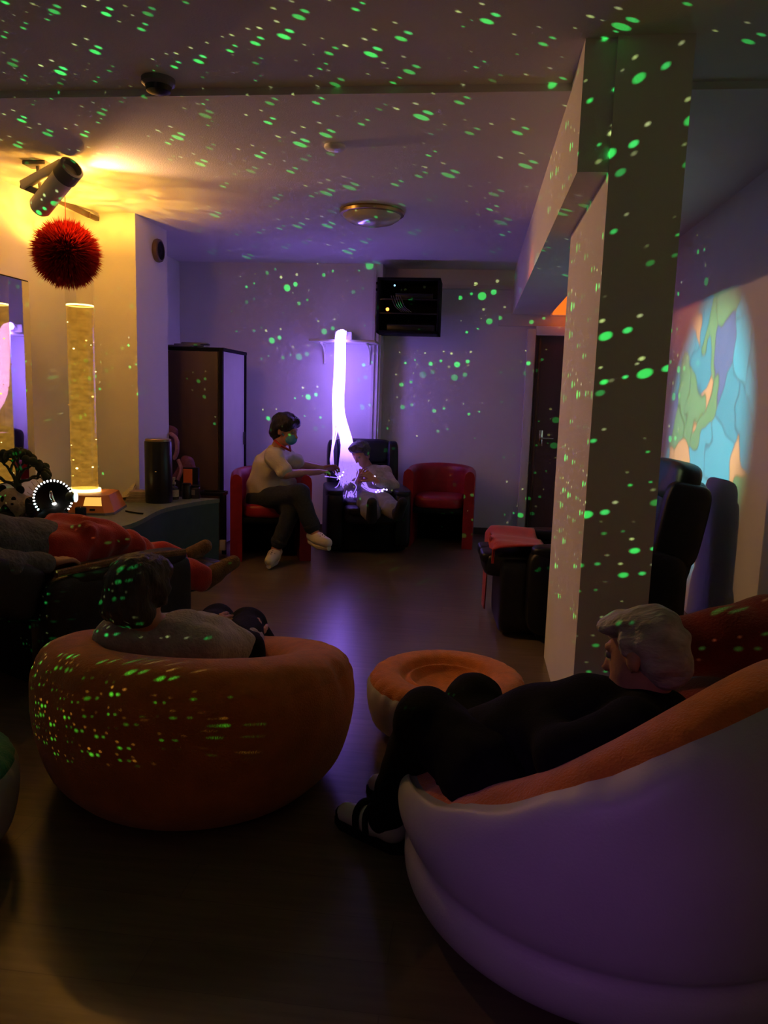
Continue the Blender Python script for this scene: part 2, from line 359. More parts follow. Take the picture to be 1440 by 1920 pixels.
# ---- smooth implicit surfaces for bodies, clothes and soft things
def cap(a, b, ra, rb=None): return ('c', np.array(a, float), np.array(b, float), ra, ra if rb is None else rb)
def el(c, r, R=None): return ('e', np.array(c, float), np.array(r, float), np.eye(3) if R is None else np.array(R))
def sub(p): return ('-',)+p
def chain(pts, rs): return [cap(pts[i], pts[i+1], rs[i], rs[i+1]) for i in range(len(pts)-1)]
def _ext(p):
    if p[0] == '-': return _ext(p[1:])
    if p[0] == 'c':
        r = max(p[3], p[4]); return np.minimum(p[1], p[2])-r, np.maximum(p[1], p[2])+r
    r = p[2].max(); return p[1]-r, p[1]+r
def soft(prims, h=.01, k=.02, wob=0., wf=30., seed=0):
    pos = [p for p in prims if p[0] != '-']
    lo = np.min([_ext(p)[0] for p in pos], 0)-3*h-wob; hi = np.max([_ext(p)[1] for p in pos], 0)+3*h+wob
    n = np.ceil((hi-lo)/h).astype(int)+1
    ax = [lo[i]+h*np.arange(n[i]) for i in range(3)]
    D = np.full(n, .5, np.float32)
    for p in prims:
        neg = p[0] == '-'; q = p[1:] if neg else p
        a, b = _ext(q); mg = k+3*h+wob
        i0 = np.clip(np.floor((a-mg-lo)/h).astype(int), 0, n); i1 = np.clip(np.ceil((b+mg-lo)/h).astype(int)+1, 0, n)
        if np.any(i1 <= i0): continue
        X, Y, Z = np.meshgrid(*[ax[i][i0[i]:i1[i]] for i in range(3)], indexing='ij')
        if q[0] == 'c':
            A, B, ra, rb = q[1:]; ab = B-A; L = max(np.dot(ab, ab), 1e-9)
            t = np.clip(((X-A[0])*ab[0]+(Y-A[1])*ab[1]+(Z-A[2])*ab[2])/L, 0, 1)
            d = np.sqrt((X-A[0]-t*ab[0])**2+(Y-A[1]-t*ab[1])**2+(Z-A[2]-t*ab[2])**2)-(ra+(rb-ra)*t)
        else:
            c, r, R = q[1:]; dx, dy, dz = X-c[0], Y-c[1], Z-c[2]
            u = (dx*R[0,0]+dy*R[1,0]+dz*R[2,0]); v = (dx*R[0,1]+dy*R[1,1]+dz*R[2,1]); w_ = (dx*R[0,2]+dy*R[1,2]+dz*R[2,2])
            k0 = np.sqrt((u/r[0])**2+(v/r[1])**2+(w_/r[2])**2); k1 = np.sqrt((u/r[0]**2)**2+(v/r[1]**2)**2+(w_/r[2]**2)**2)+1e-9
            d = k0*(k0-1)/k1
        S = (slice(i0[0],i1[0]), slice(i0[1],i1[1]), slice(i0[2],i1[2])); E_ = D[S]
        if neg:
            kk = k*.5; hh = np.clip(.5-.5*(d+E_)/kk, 0, 1); D[S] = E_*(1-hh)+(-d)*hh+kk*hh*(1-hh)
        else:
            hh = np.clip(.5+.5*(E_-d)/k, 0, 1); D[S] = E_*(1-hh)+d*hh-k*hh*(1-hh)
    if wob:
        rs = np.random.RandomState(seed); X, Y, Z = np.meshgrid(*ax, indexing='ij')
        N = np.zeros_like(D)
        for j in range(6):
            v = rs.normal(size=3); v /= np.linalg.norm(v); f = wf*(.6+1.2*rs.rand())
            N += np.sin(f*(X*v[0]+Y*v[1]+Z*v[2])+rs.rand()*6+1.5*np.sin(f*.4*(X*v[1]+Y*v[2]+Z*v[0])))
        D = D+N*(wob/3)
    # surface nets
    s = D < 0
    c8 = [(i,j,l) for i in (0,1) for j in (0,1) for l in (0,1)]
    sh = tuple(m-1 for m in D.shape)
    cnt = np.zeros(sh, np.int8)
    for (i,j,l) in c8: cnt += s[i:i+sh[0], j:j+sh[1], l:l+sh[2]]
    act = (cnt > 0) & (cnt < 8); I = np.argwhere(act); ids = np.full(sh, -1, int); ids[act] = np.arange(len(I))
    acc = np.zeros((len(I), 3)); num = np.zeros(len(I))
    for a in range(8):
        for bx in range(3):
            A = np.array(c8[a])
            if A[bx]: continue
            B = A.copy(); B[bx] = 1
            da = D[tuple((I+A).T)]; db = D[tuple((I+B).T)]; cr_ = (da < 0) != (db < 0)
            t = np.where(cr_, da/(da-db+1e-12*(~cr_)), 0)
            acc += np.where(cr_[:, None], A+t[:, None]*(B-A), 0); num += cr_
    V = lo+h*(I+acc/np.maximum(num, 1)[:, None])
    F = []
    for a in range(3):
        b, c = (a+1) % 3, (a+2) % 3
        sl0 = [slice(None)]*3; sl1 = [slice(None)]*3; sl0[a] = slice(0, -1); sl1[a] = slice(1, None)
        ch = s[tuple(sl0)] != s[tuple(sl1)]
        E_ = np.argwhere(ch)
        E_ = E_[(E_[:, b] > 0) & (E_[:, c] > 0) & (E_[:, b] < sh[b]) & (E_[:, c] < sh[c])]
        eb = np.eye(3, dtype=int)[b]; ec = np.eye(3, dtype=int)[c]
        q = np.stack([ids[tuple((E_-eb-ec).T)], ids[tuple((E_-ec).T)], ids[tuple(E_.T)], ids[tuple((E_-eb).T)]], 1)
        inside = s[tuple(E_.T)]; q[~inside] = q[~inside][:, ::-1]
        F += q.tolist()
    return V, F
def soft_obj(name, prims, m, parent=None, base=None, h=.01, k=.02, wob=0., wf=30., seed=0, extra=None, label=None):
    g = G(); V, F = soft(prims, h, k, wob, wf, seed); g.raw(V, F)
    for e in (extra or []):
        V, F = soft(*e); g.raw(V, F)
    return g.build(name, m, parent, base, smooth='all', label=label)
# ------------------------------------------------------------------ the room
XL, XR, YF, YB, H = -3.0, 1.5, -2.6, 7.96, 2.66
def slab(name, x0, x1, y0, y1, z0, z1, m, label, cat):
    g = G().box(((x0+x1)/2, (y0+y1)/2, (z0+z1)/2), (x1-x0, y1-y0, z1-z0))
    return struct(g.build(name, m, base=((x0+x1)/2, (y0+y1)/2, z0), smooth=False), label, cat)
slab('floor', XL-.2, XR+.2, YF-.2, YB+.2, -.1, 0, 'floor', 'brown wood-look vinyl floor of the dark room', 'floor')
g = G().box((-.75, 5.8, H+.05), (4.7, 4.7, .1)).box((-.75, .45, H+.08), (4.7, 6.0, .1))
struct(g.build('ceiling', 'ceiling', base=(-.75, 2.7, H), smooth=False), 'pale ceiling with a low step, speckled with green laser dots', 'ceiling')
slab('wall_left', XL-.2, XL, YF, YB, 0, H+.1, 'wall', 'pale left wall glowing yellow behind the bubble tube', 'wall')
slab('wall_right', XR, XR+.2, YF, YB, 0, H+.1, 'wall', 'pale right wall carrying the coloured light projection', 'wall')
slab('wall_front', XL-.2, XR+.2, YF-.2, YF, 0, H+.1, 'wall', 'pale wall behind the photographer', 'wall')
wb = slab('wall_back', XL-.2, XR+.2, YB, YB+.2, 0, H+.1, 'wall', 'pale back wall behind the seated pair, lit violet', 'wall')
slab('wall_back_projection', XL, -.946, 7.69, YB, 0, H, 'wall', 'shallow projecting part of the back wall behind the fibre lamp', 'wall')
slab('wall_pier', XL, -2.53, 5.63, 6.22, 0, H, 'wall', 'wall pier beside the bubble tube, yellow face and violet side', 'wall')
slab('wall_column', .447, .714, 3.03, 4.16, 0, H+.06, 'wall', 'free-standing white column dotted with green laser light', 'column')
slab('wall_beam', .335, .70, 3.05, YB, 2.235, H+.05, 'wall', 'ceiling beam running from the column to the back wall', 'beam')
slab('baseboard_back', -.94, .50, YB-.015, YB, 0, .07, 'baseboard', 'dark baseboard along the back wall', 'baseboard')
slab('baseboard_left', XL+.01, -.946, 7.675, 7.69, 0, .07, 'baseboard', 'dark baseboard below the wardrobe wall', 'baseboard')
# trunking lines on the back wall
for (x0, x1, z0, z1, lb) in ((-.94, .34, 2.47, 2.51, 'upper cable trunking across the back wall'), (.20, .90, 2.12, 2.235, 'box trunking above the door at the beam end')):
    o = slab('trim_1', x0, x1, YB-.03, YB, z0, z1, 'trunk', lb, 'trunking')
slab('trim_2', -1.03, -1.005, 7.665, 7.69, .2, 2.6, 'trunk', 'thin vertical cable conduit beside the fibre lamp', 'conduit')
slab('trim_3', -.985, -.965, 7.67, 7.69, .2, 2.1, 'trunk', 'narrow vertical cable duct at the wall corner', 'conduit')
# door in the back wall
d = G().box((.90, YB-.03, 1.015), (.62, .04, 2.03), bev=.004).build('door_1', 'door', base=(.90, YB, 0), smooth=False)
struct(d, 'dark brown door standing beside the column at the back', 'door')
G().box((.53, YB-.05, 1.045), (.08, .10, 2.09), bev=.006).box((.90, YB-.05, 2.075), (.66, .10, .09), bev=.006).box((1.25, YB-.05, 1.045), (.08, .10, 2.09), bev=.006).build('door_frame', 'white', d, label='pale door frame')
G().box((.62, YB-.055, 1.0), (.025, .012, 2.0), bev=.003).build('door_stop', 'brown', d)
G().tube([(.68, YB-.05, 1.02), (.68, YB-.10, 1.02), (.80, YB-.10, 1.02)], .011).box((.68, YB-.053, 1.02), (.04, .008, .16), bev=.003).build('door_handle', 'chrome', d)
# mirror on the left wall
t = thing('wall_mirror', (XL, 4.1, 1.0), 'frameless mirror on the yellow wall reflecting the violet fibre lamp', 'mirror')
G().box((XL+.012, 4.08, 1.42), (.016, 1.78, 1.30)).build('mirror_glass', 'mirror', t, smooth=False)
G().box((XL+.006, 4.08, 1.42), (.012, 1.80, 1.32), bev=.002).build('backing_board', 'black_matt', t, smooth=False)
# ------------------------------------------------------------------ ceiling fittings
p = at(697, 412, Z=2.60)
t = thing('ceiling_light', (p[0], p[1], H), 'round opal ceiling light with a brass rim, switched off', 'ceiling light')
G().lathe([(0,0),(.215,0),(.225,-.012),(.222,-.03),(.20,-.035)], (p[0], p[1], H), n=40).build('rim', 'lamp_rim', t)
G().lathe([(.205,-.028),(.19,-.055),(.15,-.08),(.09,-.095),(.0,-.10)], (p[0], p[1], H), n=40).build('shade', 'lamp_glass', t)
p = at(628, 281, Z=2.64)
t = thing('ceiling_disc', (p[0], p[1], H), 'small pale round disc on the ceiling, tinted violet', 'ceiling disc')
G().lathe([(0,0),(.055,0),(.055,-.012),(.045,-.02),(0,-.022)], (p[0], p[1], H)).build('cover', 'white', t)
p = at(297, 172, Z=2.64)
t = thing('smoke_detector', (p[0], p[1], H+.03), 'small dark smoke detector on the near ceiling', 'smoke detector')
G().lathe([(0,0),(.07,0),(.07,-.02),(.055,-.03)], (p[0], p[1], H+.03)).build('base', 'grey_plastic', t)
G().lathe([(.055,-.03),(.05,-.05),(.03,-.058),(0,-.06)], (p[0], p[1], H+.03)).build('cap', 'black_plastic', t)
# round speaker on the pier side
p = at(293, 470, X=-2.53); R = frame((1,0,0), (0,1,0))
t = thing('wall_speaker', p, 'round dark wall speaker high on the pier side', 'speaker')
G().lathe([(0,0),(.085,0),(.09,.015),(.085,.035),(.07,.04)], p, R).build('rim', 'brown', t)
G().lathe([(.07,.036),(.05,.028),(.02,.032),(0,.04)], p, R).build('cone', 'black_matt', t)
# orange emergency lamp at the door
p = np.array([.80, YB-.03, 2.30])
t = thing('emergency_lamp', (.80, YB, 2.24), 'small glowing orange lamp above the back door', 'lamp')
G().raw([(.72,YB-.03,2.235),(.92,YB-.03,2.235),(.92,YB-.03,2.42),(.79,YB-.03,2.42),(.72,YB-.14,2.24),(.92,YB-.14,2.24),(.92,YB-.06,2.40),(.80,YB-.06,2.40)], [(0,1,2,3),(4,7,6,5),(0,4,5,1),(1,5,6,2),(2,6,7,3),(3,7,4,0)]).build('cover', 'exit', t, smooth=False)
G().box((.82, YB-.02, 2.325), (.24, .03, .21), bev=.004).build('back_plate', 'white', t)
o = lamp('emergency_lamp_glow', 'POINT', (.86, 7.70, 2.28), (1,.14,.03), .8, .03)
# ------------------------------------------------------------------ black equipment rack on the back wall
t = thing('equipment_rack', (-.66, 7.69, 1.98), 'black wall rack with cables and a small orange light', 'equipment rack')
cx, cy, z0, z1, hw = -.663, 7.60, 1.985, 2.497, .298
g = G()
for s_ in (-1, 1): g.box((cx+s_*(hw-.012), cy, (z0+z1)/2), (.024, .36, z1-z0), bev=.004)
g.box((cx, cy, z1-.012), (2*hw, .36, .024), bev=.004).box((cx, cy, z0+.012), (2*hw, .36, .024), bev=.004).box((cx, cy+.17, (z0+z1)/2), (2*hw, .02, z1-z0))
g.build('body', 'black_matt', t)
for z in (2.30, 2.17): G().box((cx, cy-.01, z), (2*hw-.05, .30, .012), bev=.002).build('shelf', 'black_plastic', t)
G().box((cx+.03, cy-.02, 2.035), (.46, .26, .07), bev=.006).build('amplifier', 'black_plastic', t)
G().box((cx+.05, cy-.0, 2.335), (.36, .24, .05), bev=.005).build('switch_unit', 'black_plastic', t)
for k in range(5):
    x = cx-.17+k*.022
    G().tube(spline([(x, cy-.13, 2.335), (x+.02, cy-.17, 2.29), (x+.05, cy-.175, 2.23), (x+.11, cy-.14, 2.185)], 14), .0035, 6).build('cable', 'grey_plastic', t)
G().ell((cx-.195, cy-.172, 2.205), (.016,.012,.016)).build('indicator_light', 'led_orange', t, label='orange light')
G().ell((cx-.135, cy-.165, 2.425), (.009,.008,.009)).build('status_light', 'led_blue', t, label='small blue light')
for s_ in (.09, .15): G().tube([(cx-hw-.018, cy-.12, 2.30+s_), (cx-hw, cy-.12, 2.30+s_)], .012).build('hinge', 'black_plastic', t)
# ------------------------------------------------------------------ fibre-optic lamp on its bracket shelf
t = thing('bracket_shelf', (-1.27, 7.69, 1.75), 'white bracket shelf on the back wall holding the fibre lamp', 'shelf')
G().box((-1.28, 7.53, 1.90), (.64, .32, .022), bev=.004).build('board', 'white', t)
for x in (-1.50, -1.05):
    pts = spline([(x, 7.675, 1.70), (x, 7.65, 1.80), (x, 7.56, 1.86), (x, 7.42, 1.885)], 12)
    G().tube(pts, .009).box((x, 7.68, 1.80), (.022, .018, .22), bev=.003).box((x, 7.55, 1.884), (.022, .24, .012), bev=.003).build('bracket', 'white', t)
FB = thing('fibre_optic_lamp', (-1.29, 7.5, 1.911), 'glowing violet-white fibre-optic bundle hanging from the shelf', 'fibre lamp')
G().box((-1.29, 7.58, 1.955), (.17, .16, .088), bev=.012).build('light_source', 'white', FB)
G().lathe([(0,0),(.034,0),(.034,.06),(.027,.066),(0,.066)], (-1.29, 7.515, 1.955), frame((0,-1,.25))).build('collar', 'chrome', FB)
rs = np.random.RandomState(4)
top = at(640, 632, Y=7.38); NS = 84
for k in range(NS):
    a = rs.rand()*2*PI; q = math.sqrt(rs.rand()); ox, oy = q*math.cos(a), q*math.sin(a)
    w0 = .046
    P = [(-1.29+ox*.026, 7.46, 1.965+oy*.022), (top[0]+ox*w0, 7.40+oy*.02, 1.985+oy*.02), (top[0]+ox*.052, 7.345+oy*.03, 1.90), (top[0]+.004+ox*.056, 7.32+oy*.034, 1.6), (top[0]+.014+ox*.058, 7.24+oy*.038, 1.25)]
    if k < 60:      # trunk down to the lap
        e = at(655+rs.normal()*9, 936+rs.rand()*14, Y=6.86+.06*rs.normal()); m1 = at(651+ox*12, 830, Y=7.06+oy*.05)
        P += [m1, at(653+ox*17, 885, Y=6.95+oy*.05), e]
    elif k < 68:    # pulled aside to the caregiver's hand
        h_ = at(622+rs.normal()*3, 868+rs.rand()*6, Y=6.75); P += [at(632-8*rs.rand(), 815, Y=7.05), h_, at(630+rs.rand()*14, 885+rs.rand()*14, Y=6.74)]
    elif k < 78:    # looped across the lap to the right
        P += [at(658, 830, Y=7.0), at(672+rs.rand()*12, 900, Y=6.85), at(690+rs.rand()*8, 916+rs.rand()*4, Y=6.74), at(700+rs.rand()*26, 925-rs.rand()*8, Y=6.70)]
    else:
        P += [at(655, 840, Y=7.0), at(664+rs.rand()*4, 868, Y=6.82), at(676+rs.rand()*4, 878+rs.rand()*14, Y=6.74), at(698+rs.rand()*10, 890+rs.rand()*18, Y=6.72)]
    q_ = spline(P, 30)
    s_ = G().tube(q_, .0042, 5).build('fibre_strand', 'fibre', FB)
    G().ell(q_[-1], (.008,.008,.008), nu=8, nv=6).build('fibre_tip', 'fibre_tip', s_)
for pts in ([(609,893),(640,897),(665,904)], [(614,919),(632,912),(640,893)], [(650,876),(666,870),(672,885),(664,905)], [(640,902),(655,902),(668,912),(660,930)], [(685,893),(694,897),(700,908)], [(655,878),(640,884),(632,900)]):
    s_ = G().tube(spline([at(x, y, Y=6.70+.01*i) for i, (x, y) in enumerate(pts)], 16), .0042, 5).build('fibre_strand', 'fibre', FB)
# ------------------------------------------------------------------ wardrobe
t = thing('wardrobe', (-2.44, 6.95, 0), 'tall brown wardrobe with a dark frame behind the counter', 'wardrobe')
wx0, wx1, wy0, wy1, wz = -2.74, -2.19, 6.60, 7.28, 1.76
G().box(((wx0+wx1)/2, (wy0+wy1)/2+.01, wz/2), (wx1-wx0-.02, wy1-wy0-.02, wz-.04), bev=.004).build('body', 'trunk', t)
G().box(((wx0+wx1)/2, (wy0+wy1)/2, wz-.01), (wx1-wx0+.02, wy1-wy0+.02, .03), bev=.004).build('top_panel', 'black_matt', t)
G().box(((wx0+wx1)/2+.01, wy0-.004, .90), (wx1-wx0-.10, .02, 1.66), bev=.004).build('door', 'brown', t)
for x in (wx0+.02, wx1-.012): G().box((x, wy0+.0, .88), (.03, .04, wz-.03), bev=.003).build('front_post', 'black_matt', t)
G().box((wx1-.01, wy1-.0, .88), (.03, .03, wz-.03), bev=.003).build('rear_post', 'black_matt', t)
G().box((wx1+.003, wy1-.05, .95), (.012, .02, .12), bev=.003).build('door_handle', 'black_plastic', t)
for k in range(3):
    o = G().pillow((-2.60+k*.05, 6.72+k*.03, wz+.015+.014*k), (.24, .16, .018), rotz(.15*k-.1), .3).build('folded_cloth', 'grey_plastic', base=(-2.60+k*.05, 6.72+k*.03, wz+.006+.014*k))
    tag(o, ['lowest', 'middle', 'topmost'][k]+' of the flat folded cloths lying on the wardrobe', 'cloth', 'cloths on the wardrobe')
# ------------------------------------------------------------------ tub chairs
def tub_chair(c, ang, label):
    t = thing('tub_chair', (c[0], c[1], 0), label, 'armchair', 'red tub chairs')
    R = rotz(ang); c3 = np.array([c[0], c[1], 0.])
    path = [(-.285,-.31), (-.285,-.12), (-.285,.05)] + [(.285*math.cos(a), .05+.26*math.sin(a)) for a in np.linspace(PI, 0, 15)[1:-1]] + [(.285,.05), (.285,-.12), (.285,-.31)]
    Pp = np.array(path); n = len(Pp); T = np.gradient(Pp, axis=0); T /= np.linalg.norm(T, axis=1)[:, None]; N = np.stack([-T[:,1], T[:,0]], 1)
    sec = [(-.048,.0),(-.048,.35),(-.048,.66),(-.04,.70),(-.02,.722),(0,.728),(.02,.722),(.04,.70),(.048,.66),(.048,.35),(.048,.0)]
    V = []; F = []; m = len(sec)
    for i in range(n):
        back = max(0, math.sin(PI*i/(n-1)))**1.5
        for (o_, z) in sec:
            q = Pp[i]+N[i]*o_; V.append((q[0], q[1], z*(1+.03*back)))
    for i in range(n-1):
        for j in range(m-1): F.append((i*m+j, i*m+j+1, (i+1)*m+j+1, (i+1)*m+j))
    F += [tuple(range(m))[::-1], tuple((n-1)*m+j for j in range(m))]
    G().raw(np.array(V) @ R.T + c3, F).build('tub_shell', 'red_vinyl', t)
    G().pillow(R @ np.array([0,-.055,.415])+c3, (.47, .48, .13), R, .42).build('seat_cushion', 'red_vinyl', t)
    G().box(R @ np.array([0,-.06,.34])+c3, (.47, .44, .05), R, bev=.01).build('seat_base', 'black_matt', t)
    G().box(R @ np.array([0,.13,.17])+c3, (.46, .03, .33), R, bev=.01).build('inner_panel', 'black_matt', t)
    return t
tub_chair((-1.715, 6.43), .30, 'red tub chair under the caregiver in the white tunic')
tub_chair((-.285, 7.42), -.03, 'empty red tub chair against the back wall')
# ------------------------------------------------------------------ recliners
def recliner(name, c, ang, label, W=.74, hgt=.96, foot=.0, fz=.30, depth=.84, group='black recliners', tilt=-.16):
    t = thing(name, (c[0], c[1], 0), label, 'recliner', group)
    R = rotz(ang); c3 = np.array([c[0], c[1], 0.])
    L = lambda x, y, z: R @ np.array([x, y, z]) + c3
    G().box(L(0, .0, .17), (W-.06, depth-.12, .30), R, bev=.03).build('base_frame', 'black_matt', t)
    for s_ in (-1, 1):
        a = G().pillow(L(s_*(W/2-.075), -.02, .30), (.16, depth-.04, .52), R, .28).build('armrest', 'black_vinyl', t)
        G().pillow(L(s_*(W/2-.075), -.06, .535), (.17, depth-.16, .08), R, .45).build('arm_pad', 'black_vinyl', a)
    G().pillow(L(0, -.10, .40), (W-.29, depth-.22, .17), R, .38).build('seat_cushion', 'black_vinyl', t)
    b = R @ rotx(tilt); bl = lambda x, z, y=0: L(0, depth/2-.10, .42) + b @ np.array([x, y, z])
    G().pillow(bl(0, .24), (W-.12, .20, .64), b, .33).build('backrest', 'black_vinyl', t)
    G().pillow(bl(0, hgt-.53, -.04), (W-.16, .17, .24), b, .45).build('head_cushion', 'black_vinyl', t)
    for s_ in (-1, 1): G().pillow(bl(s_*(W/2-.09), .30, -.03), (.11, .26, .48), b, .4).build('wing', 'black_vinyl', t)
    y = -depth/2+.06
    G().pillow(L(0, y-.02-foot/2, fz), (W-.30, .12+foot, .15 if foot else .30), R, .35).build('footrest', 'black_vinyl', t)
    for s_ in (-1, 1): G().pillow(L(s_*(W/4-.09), y-.05-foot, fz+.04), (.20, .10, .07), R, .5).build('footrest_pad', 'black_vinyl', t)
    return t, L, R
rec_c, LC, RC = recliner('recliner', (-.97, 7.03), .24, 'black recliner in the middle holding the resident with fibre strands', W=.75, foot=.16, fz=.37)
# recliner behind the column, facing left
rec_r, LR, RR = recliner('recliner', (.80, 4.76), -PI/2+.06, 'black recliner behind the column draped with a red blanket', W=.74, hgt=1.06, foot=.22, fz=.42, depth=.94)
G().pillow(LR(0, -.50, .24), (.56, .24, .46), RR, .25).build('foot_panel', 'black_vinyl', rec_r)
# red blanket over its foot end
def sheet(fn, nu, nv):
    V = [fn(u, v) for u in np.linspace(0, 1, nu) for v in np.linspace(0, 1, nv)]
    F = [(i*nv+j, i*nv+j+1, (i+1)*nv+j+1, (i+1)*nv+j) for i in range(nu-1) for j in range(nv-1)]
    return np.array(V), F
def thick(name, V, F, m, d=.008, parent=None, base=None):
    o = G().raw(V, F).build(name, m, parent, base, smooth='all')
    md = o.modifiers.new('thickness', 'SOLIDIFY'); md.thickness = d; md.offset = 1; return o
def fn(u, v):
    x = -.36+.62*u; s = v*.80
    if s < .30: y, z = -.36-s*.93, .545+.012*math.sin(9*u+4*v)
    else: y, z = -.655-.012*math.sin(14*u), .54-(s-.30)
    if u > .25 and s >= .30: z = max(z, .50-.05*math.sin(20*u))
    return LR(x, y, z+.01*math.sin(13*u+7*v))
V, F = sheet(fn, 28, 34)
o = thick('throw_blanket', V, F, 'red_cloth', base=LR(0, -.5, .54)); tag(o, 'red blanket draped over the foot of the recliner by the column', 'blanket')


# ------------------------------------------------------------------ inflatables
def inflatable(name, c, back, rx, ry, zf, zb, seat, label, m_side, m_top, cat='inflatable chair', group='inflatable seats', tier=0., seam=.55, crimps=16, pw=1.0):
    """round air chair: c centre, back = heading of the high back"""
    t = thing(name, (c[0], c[1], 0), label, cat, group)
    NP, NT = 128, 60
    def prof(h, cp=1.):
        ro = .855+.085*(1-cp)/2; zo = .965-.05*(1-cp)/2
        if tier:
            u_ = h-.225; P = [(0,0), (.55,0), (.78,.008), (.90,.04), (.955,.09), (.957,.145), (.930,.185), (.968,.225), (1.0,.225+.30*u_), (.99,.225+.62*u_), (.955,.225+.84*u_), (ro,zo*h)]
        else:
            P = [(0,0), (.50,0), (.72,.006), (.83,.05), (.92,.22*h), (.98,.45*h), (1.0,.68*h), (.975,.86*h)]
        k = len(P)-1
        P += ([] if tier else [(.89,.97*h)]) + [(.77,h), (.62,.975*h), (.52,.86*h), (.46,max(.6*h, seat+.04)), (.40,seat+.015), (.2,seat-.01), (0,seat-.015)]
        return np.array(P), k
    P0, kk = prof(1.)
    ns = 36; V1 = []; V2 = []; n2 = 40
    for i in range(NP):
        ph = 2*PI*i/NP; hb = zf+(zb-zf)*((1+math.cos(ph))/2)**pw
        P, k = prof(hb, math.cos(ph)); S = spline(P[:k+2], ns) ; T2 = spline(P[k-1:], n2)
        # pieces meet at the seam point P[k]
        S = spline(P, 90); ts = np.linspace(0, len(P)-1-1e-9, 90)
        for (lst, lo, hi, cnt) in ((V1, 0, k, ns), (V2, k, len(P)-1, n2)):
            for tt in np.linspace(lo, hi, cnt):
                f = np.interp(tt, ts, np.arange(90)); i0 = int(min(f, 88)); w_ = f-i0; q = S[i0]*(1-w_)+S[i0+1]*w_
                cr_ = math.exp(-((tt-k)/.9)**2)*((.019 if zb > .4 else .012)*(abs(math.sin(crimps*ph/2+.6*math.sin(3*ph)))**6) + .004*math.sin(41*ph+2*math.sin(7*ph)))
                seamdip = .010*math.exp(-((tt-k)/.18)**2)
                r = q[0]-cr_*1.1-seamdip
                a = ph+back; 
                lx, ly = r*rx*math.cos(ph), r*ry*math.sin(ph)
                cb, sb = math.cos(back), math.sin(back)
                lst.append((c[0]+lx*cb-ly*sb, c[1]+lx*sb+ly*cb, max(0, q[1]-cr_*.6)))
    for (nm, lst, cnt, m) in (('side_wall', V1, ns, m_side), ('flocked_top', V2, n2, m_top)):
        F = [(i*cnt+j, ((i+1) % NP)*cnt+j, ((i+1) % NP)*cnt+j+1, i*cnt+j+1) for i in range(NP) for j in range(cnt-1)]
        G().raw(lst, F).build(nm, m, t, smooth='all')
    return t
oc = inflatable('inflatable_chair', (-.95, 2.59), -PI/2-.05, .56, .57, .38, .575, .25, 'large orange inflatable chair seen from behind, under the grey-cardigan sitter', 'orange_dark', 'orange_velvet', pw=.7)
p = at(303, 1357, Y=2.19); R = frame((-.1,-1,.12))
G().lathe([(0,.012),(.014,.012),(.018,.004),(.030,.004),(.034,-.01)], p, R).build('air_valve', 'valve', oc, label='dark round air valve')
rc = inflatable('inflatable_chair', (.42, 2.06), -.8, .60, .57, .34, .84, .24, 'large grey and orange inflatable chair under the man in black', 'grey_vinyl', 'orange_velvet', tier=1, pw=1.8)
inflatable('inflatable_footstool', (-.06, 3.10), 0, .335, .335, .265, .265, .20, 'round orange-topped inflatable footstool before the man in black', 'grey_vinyl', 'orange_velvet', cat='footstool', crimps=26)
inflatable('inflatable_footstool', (-1.63, 1.93), 0, .33, .33, .31, .31, .25, 'round green-topped inflatable footstool at the left edge', 'grey_vinyl', 'green_velvet', cat='footstool', crimps=26)
# ------------------------------------------------------------------ people
def head_frame(c, f, u=(0,0,1)):
    f = unit(f); r = unit(np.cross(f, u)); u = np.cross(r, f); R = np.array([r, f, u]).T
    return lambda x, y, z: np.array(c)+R @ np.array([x, y, z]), R
def head_prims(c, f, neck, u=(0,0,1), s=1., nr=.052):
    L, R = head_frame(c, f, u); q = lambda x, y, z: L(x*s, y*s, z*s)
    P = [el(q(0,-.012,.028), np.array((.076,.096,.088))*s, R), el(q(0,.032,-.035), np.array((.062,.062,.085))*s, R), el(q(0,.05,-.088), np.array((.040,.036,.028))*s, R)]
    P += [cap(q(0,-.02,-.06), neck, nr*s, nr*s*1.12), cap(q(0,.090,.004), q(0,.112,-.036), .009*s, .014*s), cap(q(-.036,.082,.022), q(.036,.082,.022), .012*s)]
    P += [el(q(sx*.079,-.006,-.014), np.array((.011,.021,.033))*s, R) for sx in (-1, 1)]
    P += [sub(el(q(sx*.031,.099,.002), np.array((.017,.012,.010))*s, R)) for sx in (-1, 1)]
    P += [cap(q(-.019,.090,-.066), q(.019,.090,-.066), .008*s)]
    return P, q, R
def face_parts(q, body, s=1.):
    for sx in (-1, 1):
        G().ell(q(sx*.031,.083,.002), (.012*s,)*3, nu=12, nv=8).build('eye', 'eye', body)
    G().tube([q(-.02,.094,-.066), q(0,.1,-.064), q(.02,.094,-.066)], [.003*s,.005*s,.003*s], 8).build('mouth', 'lip', body)
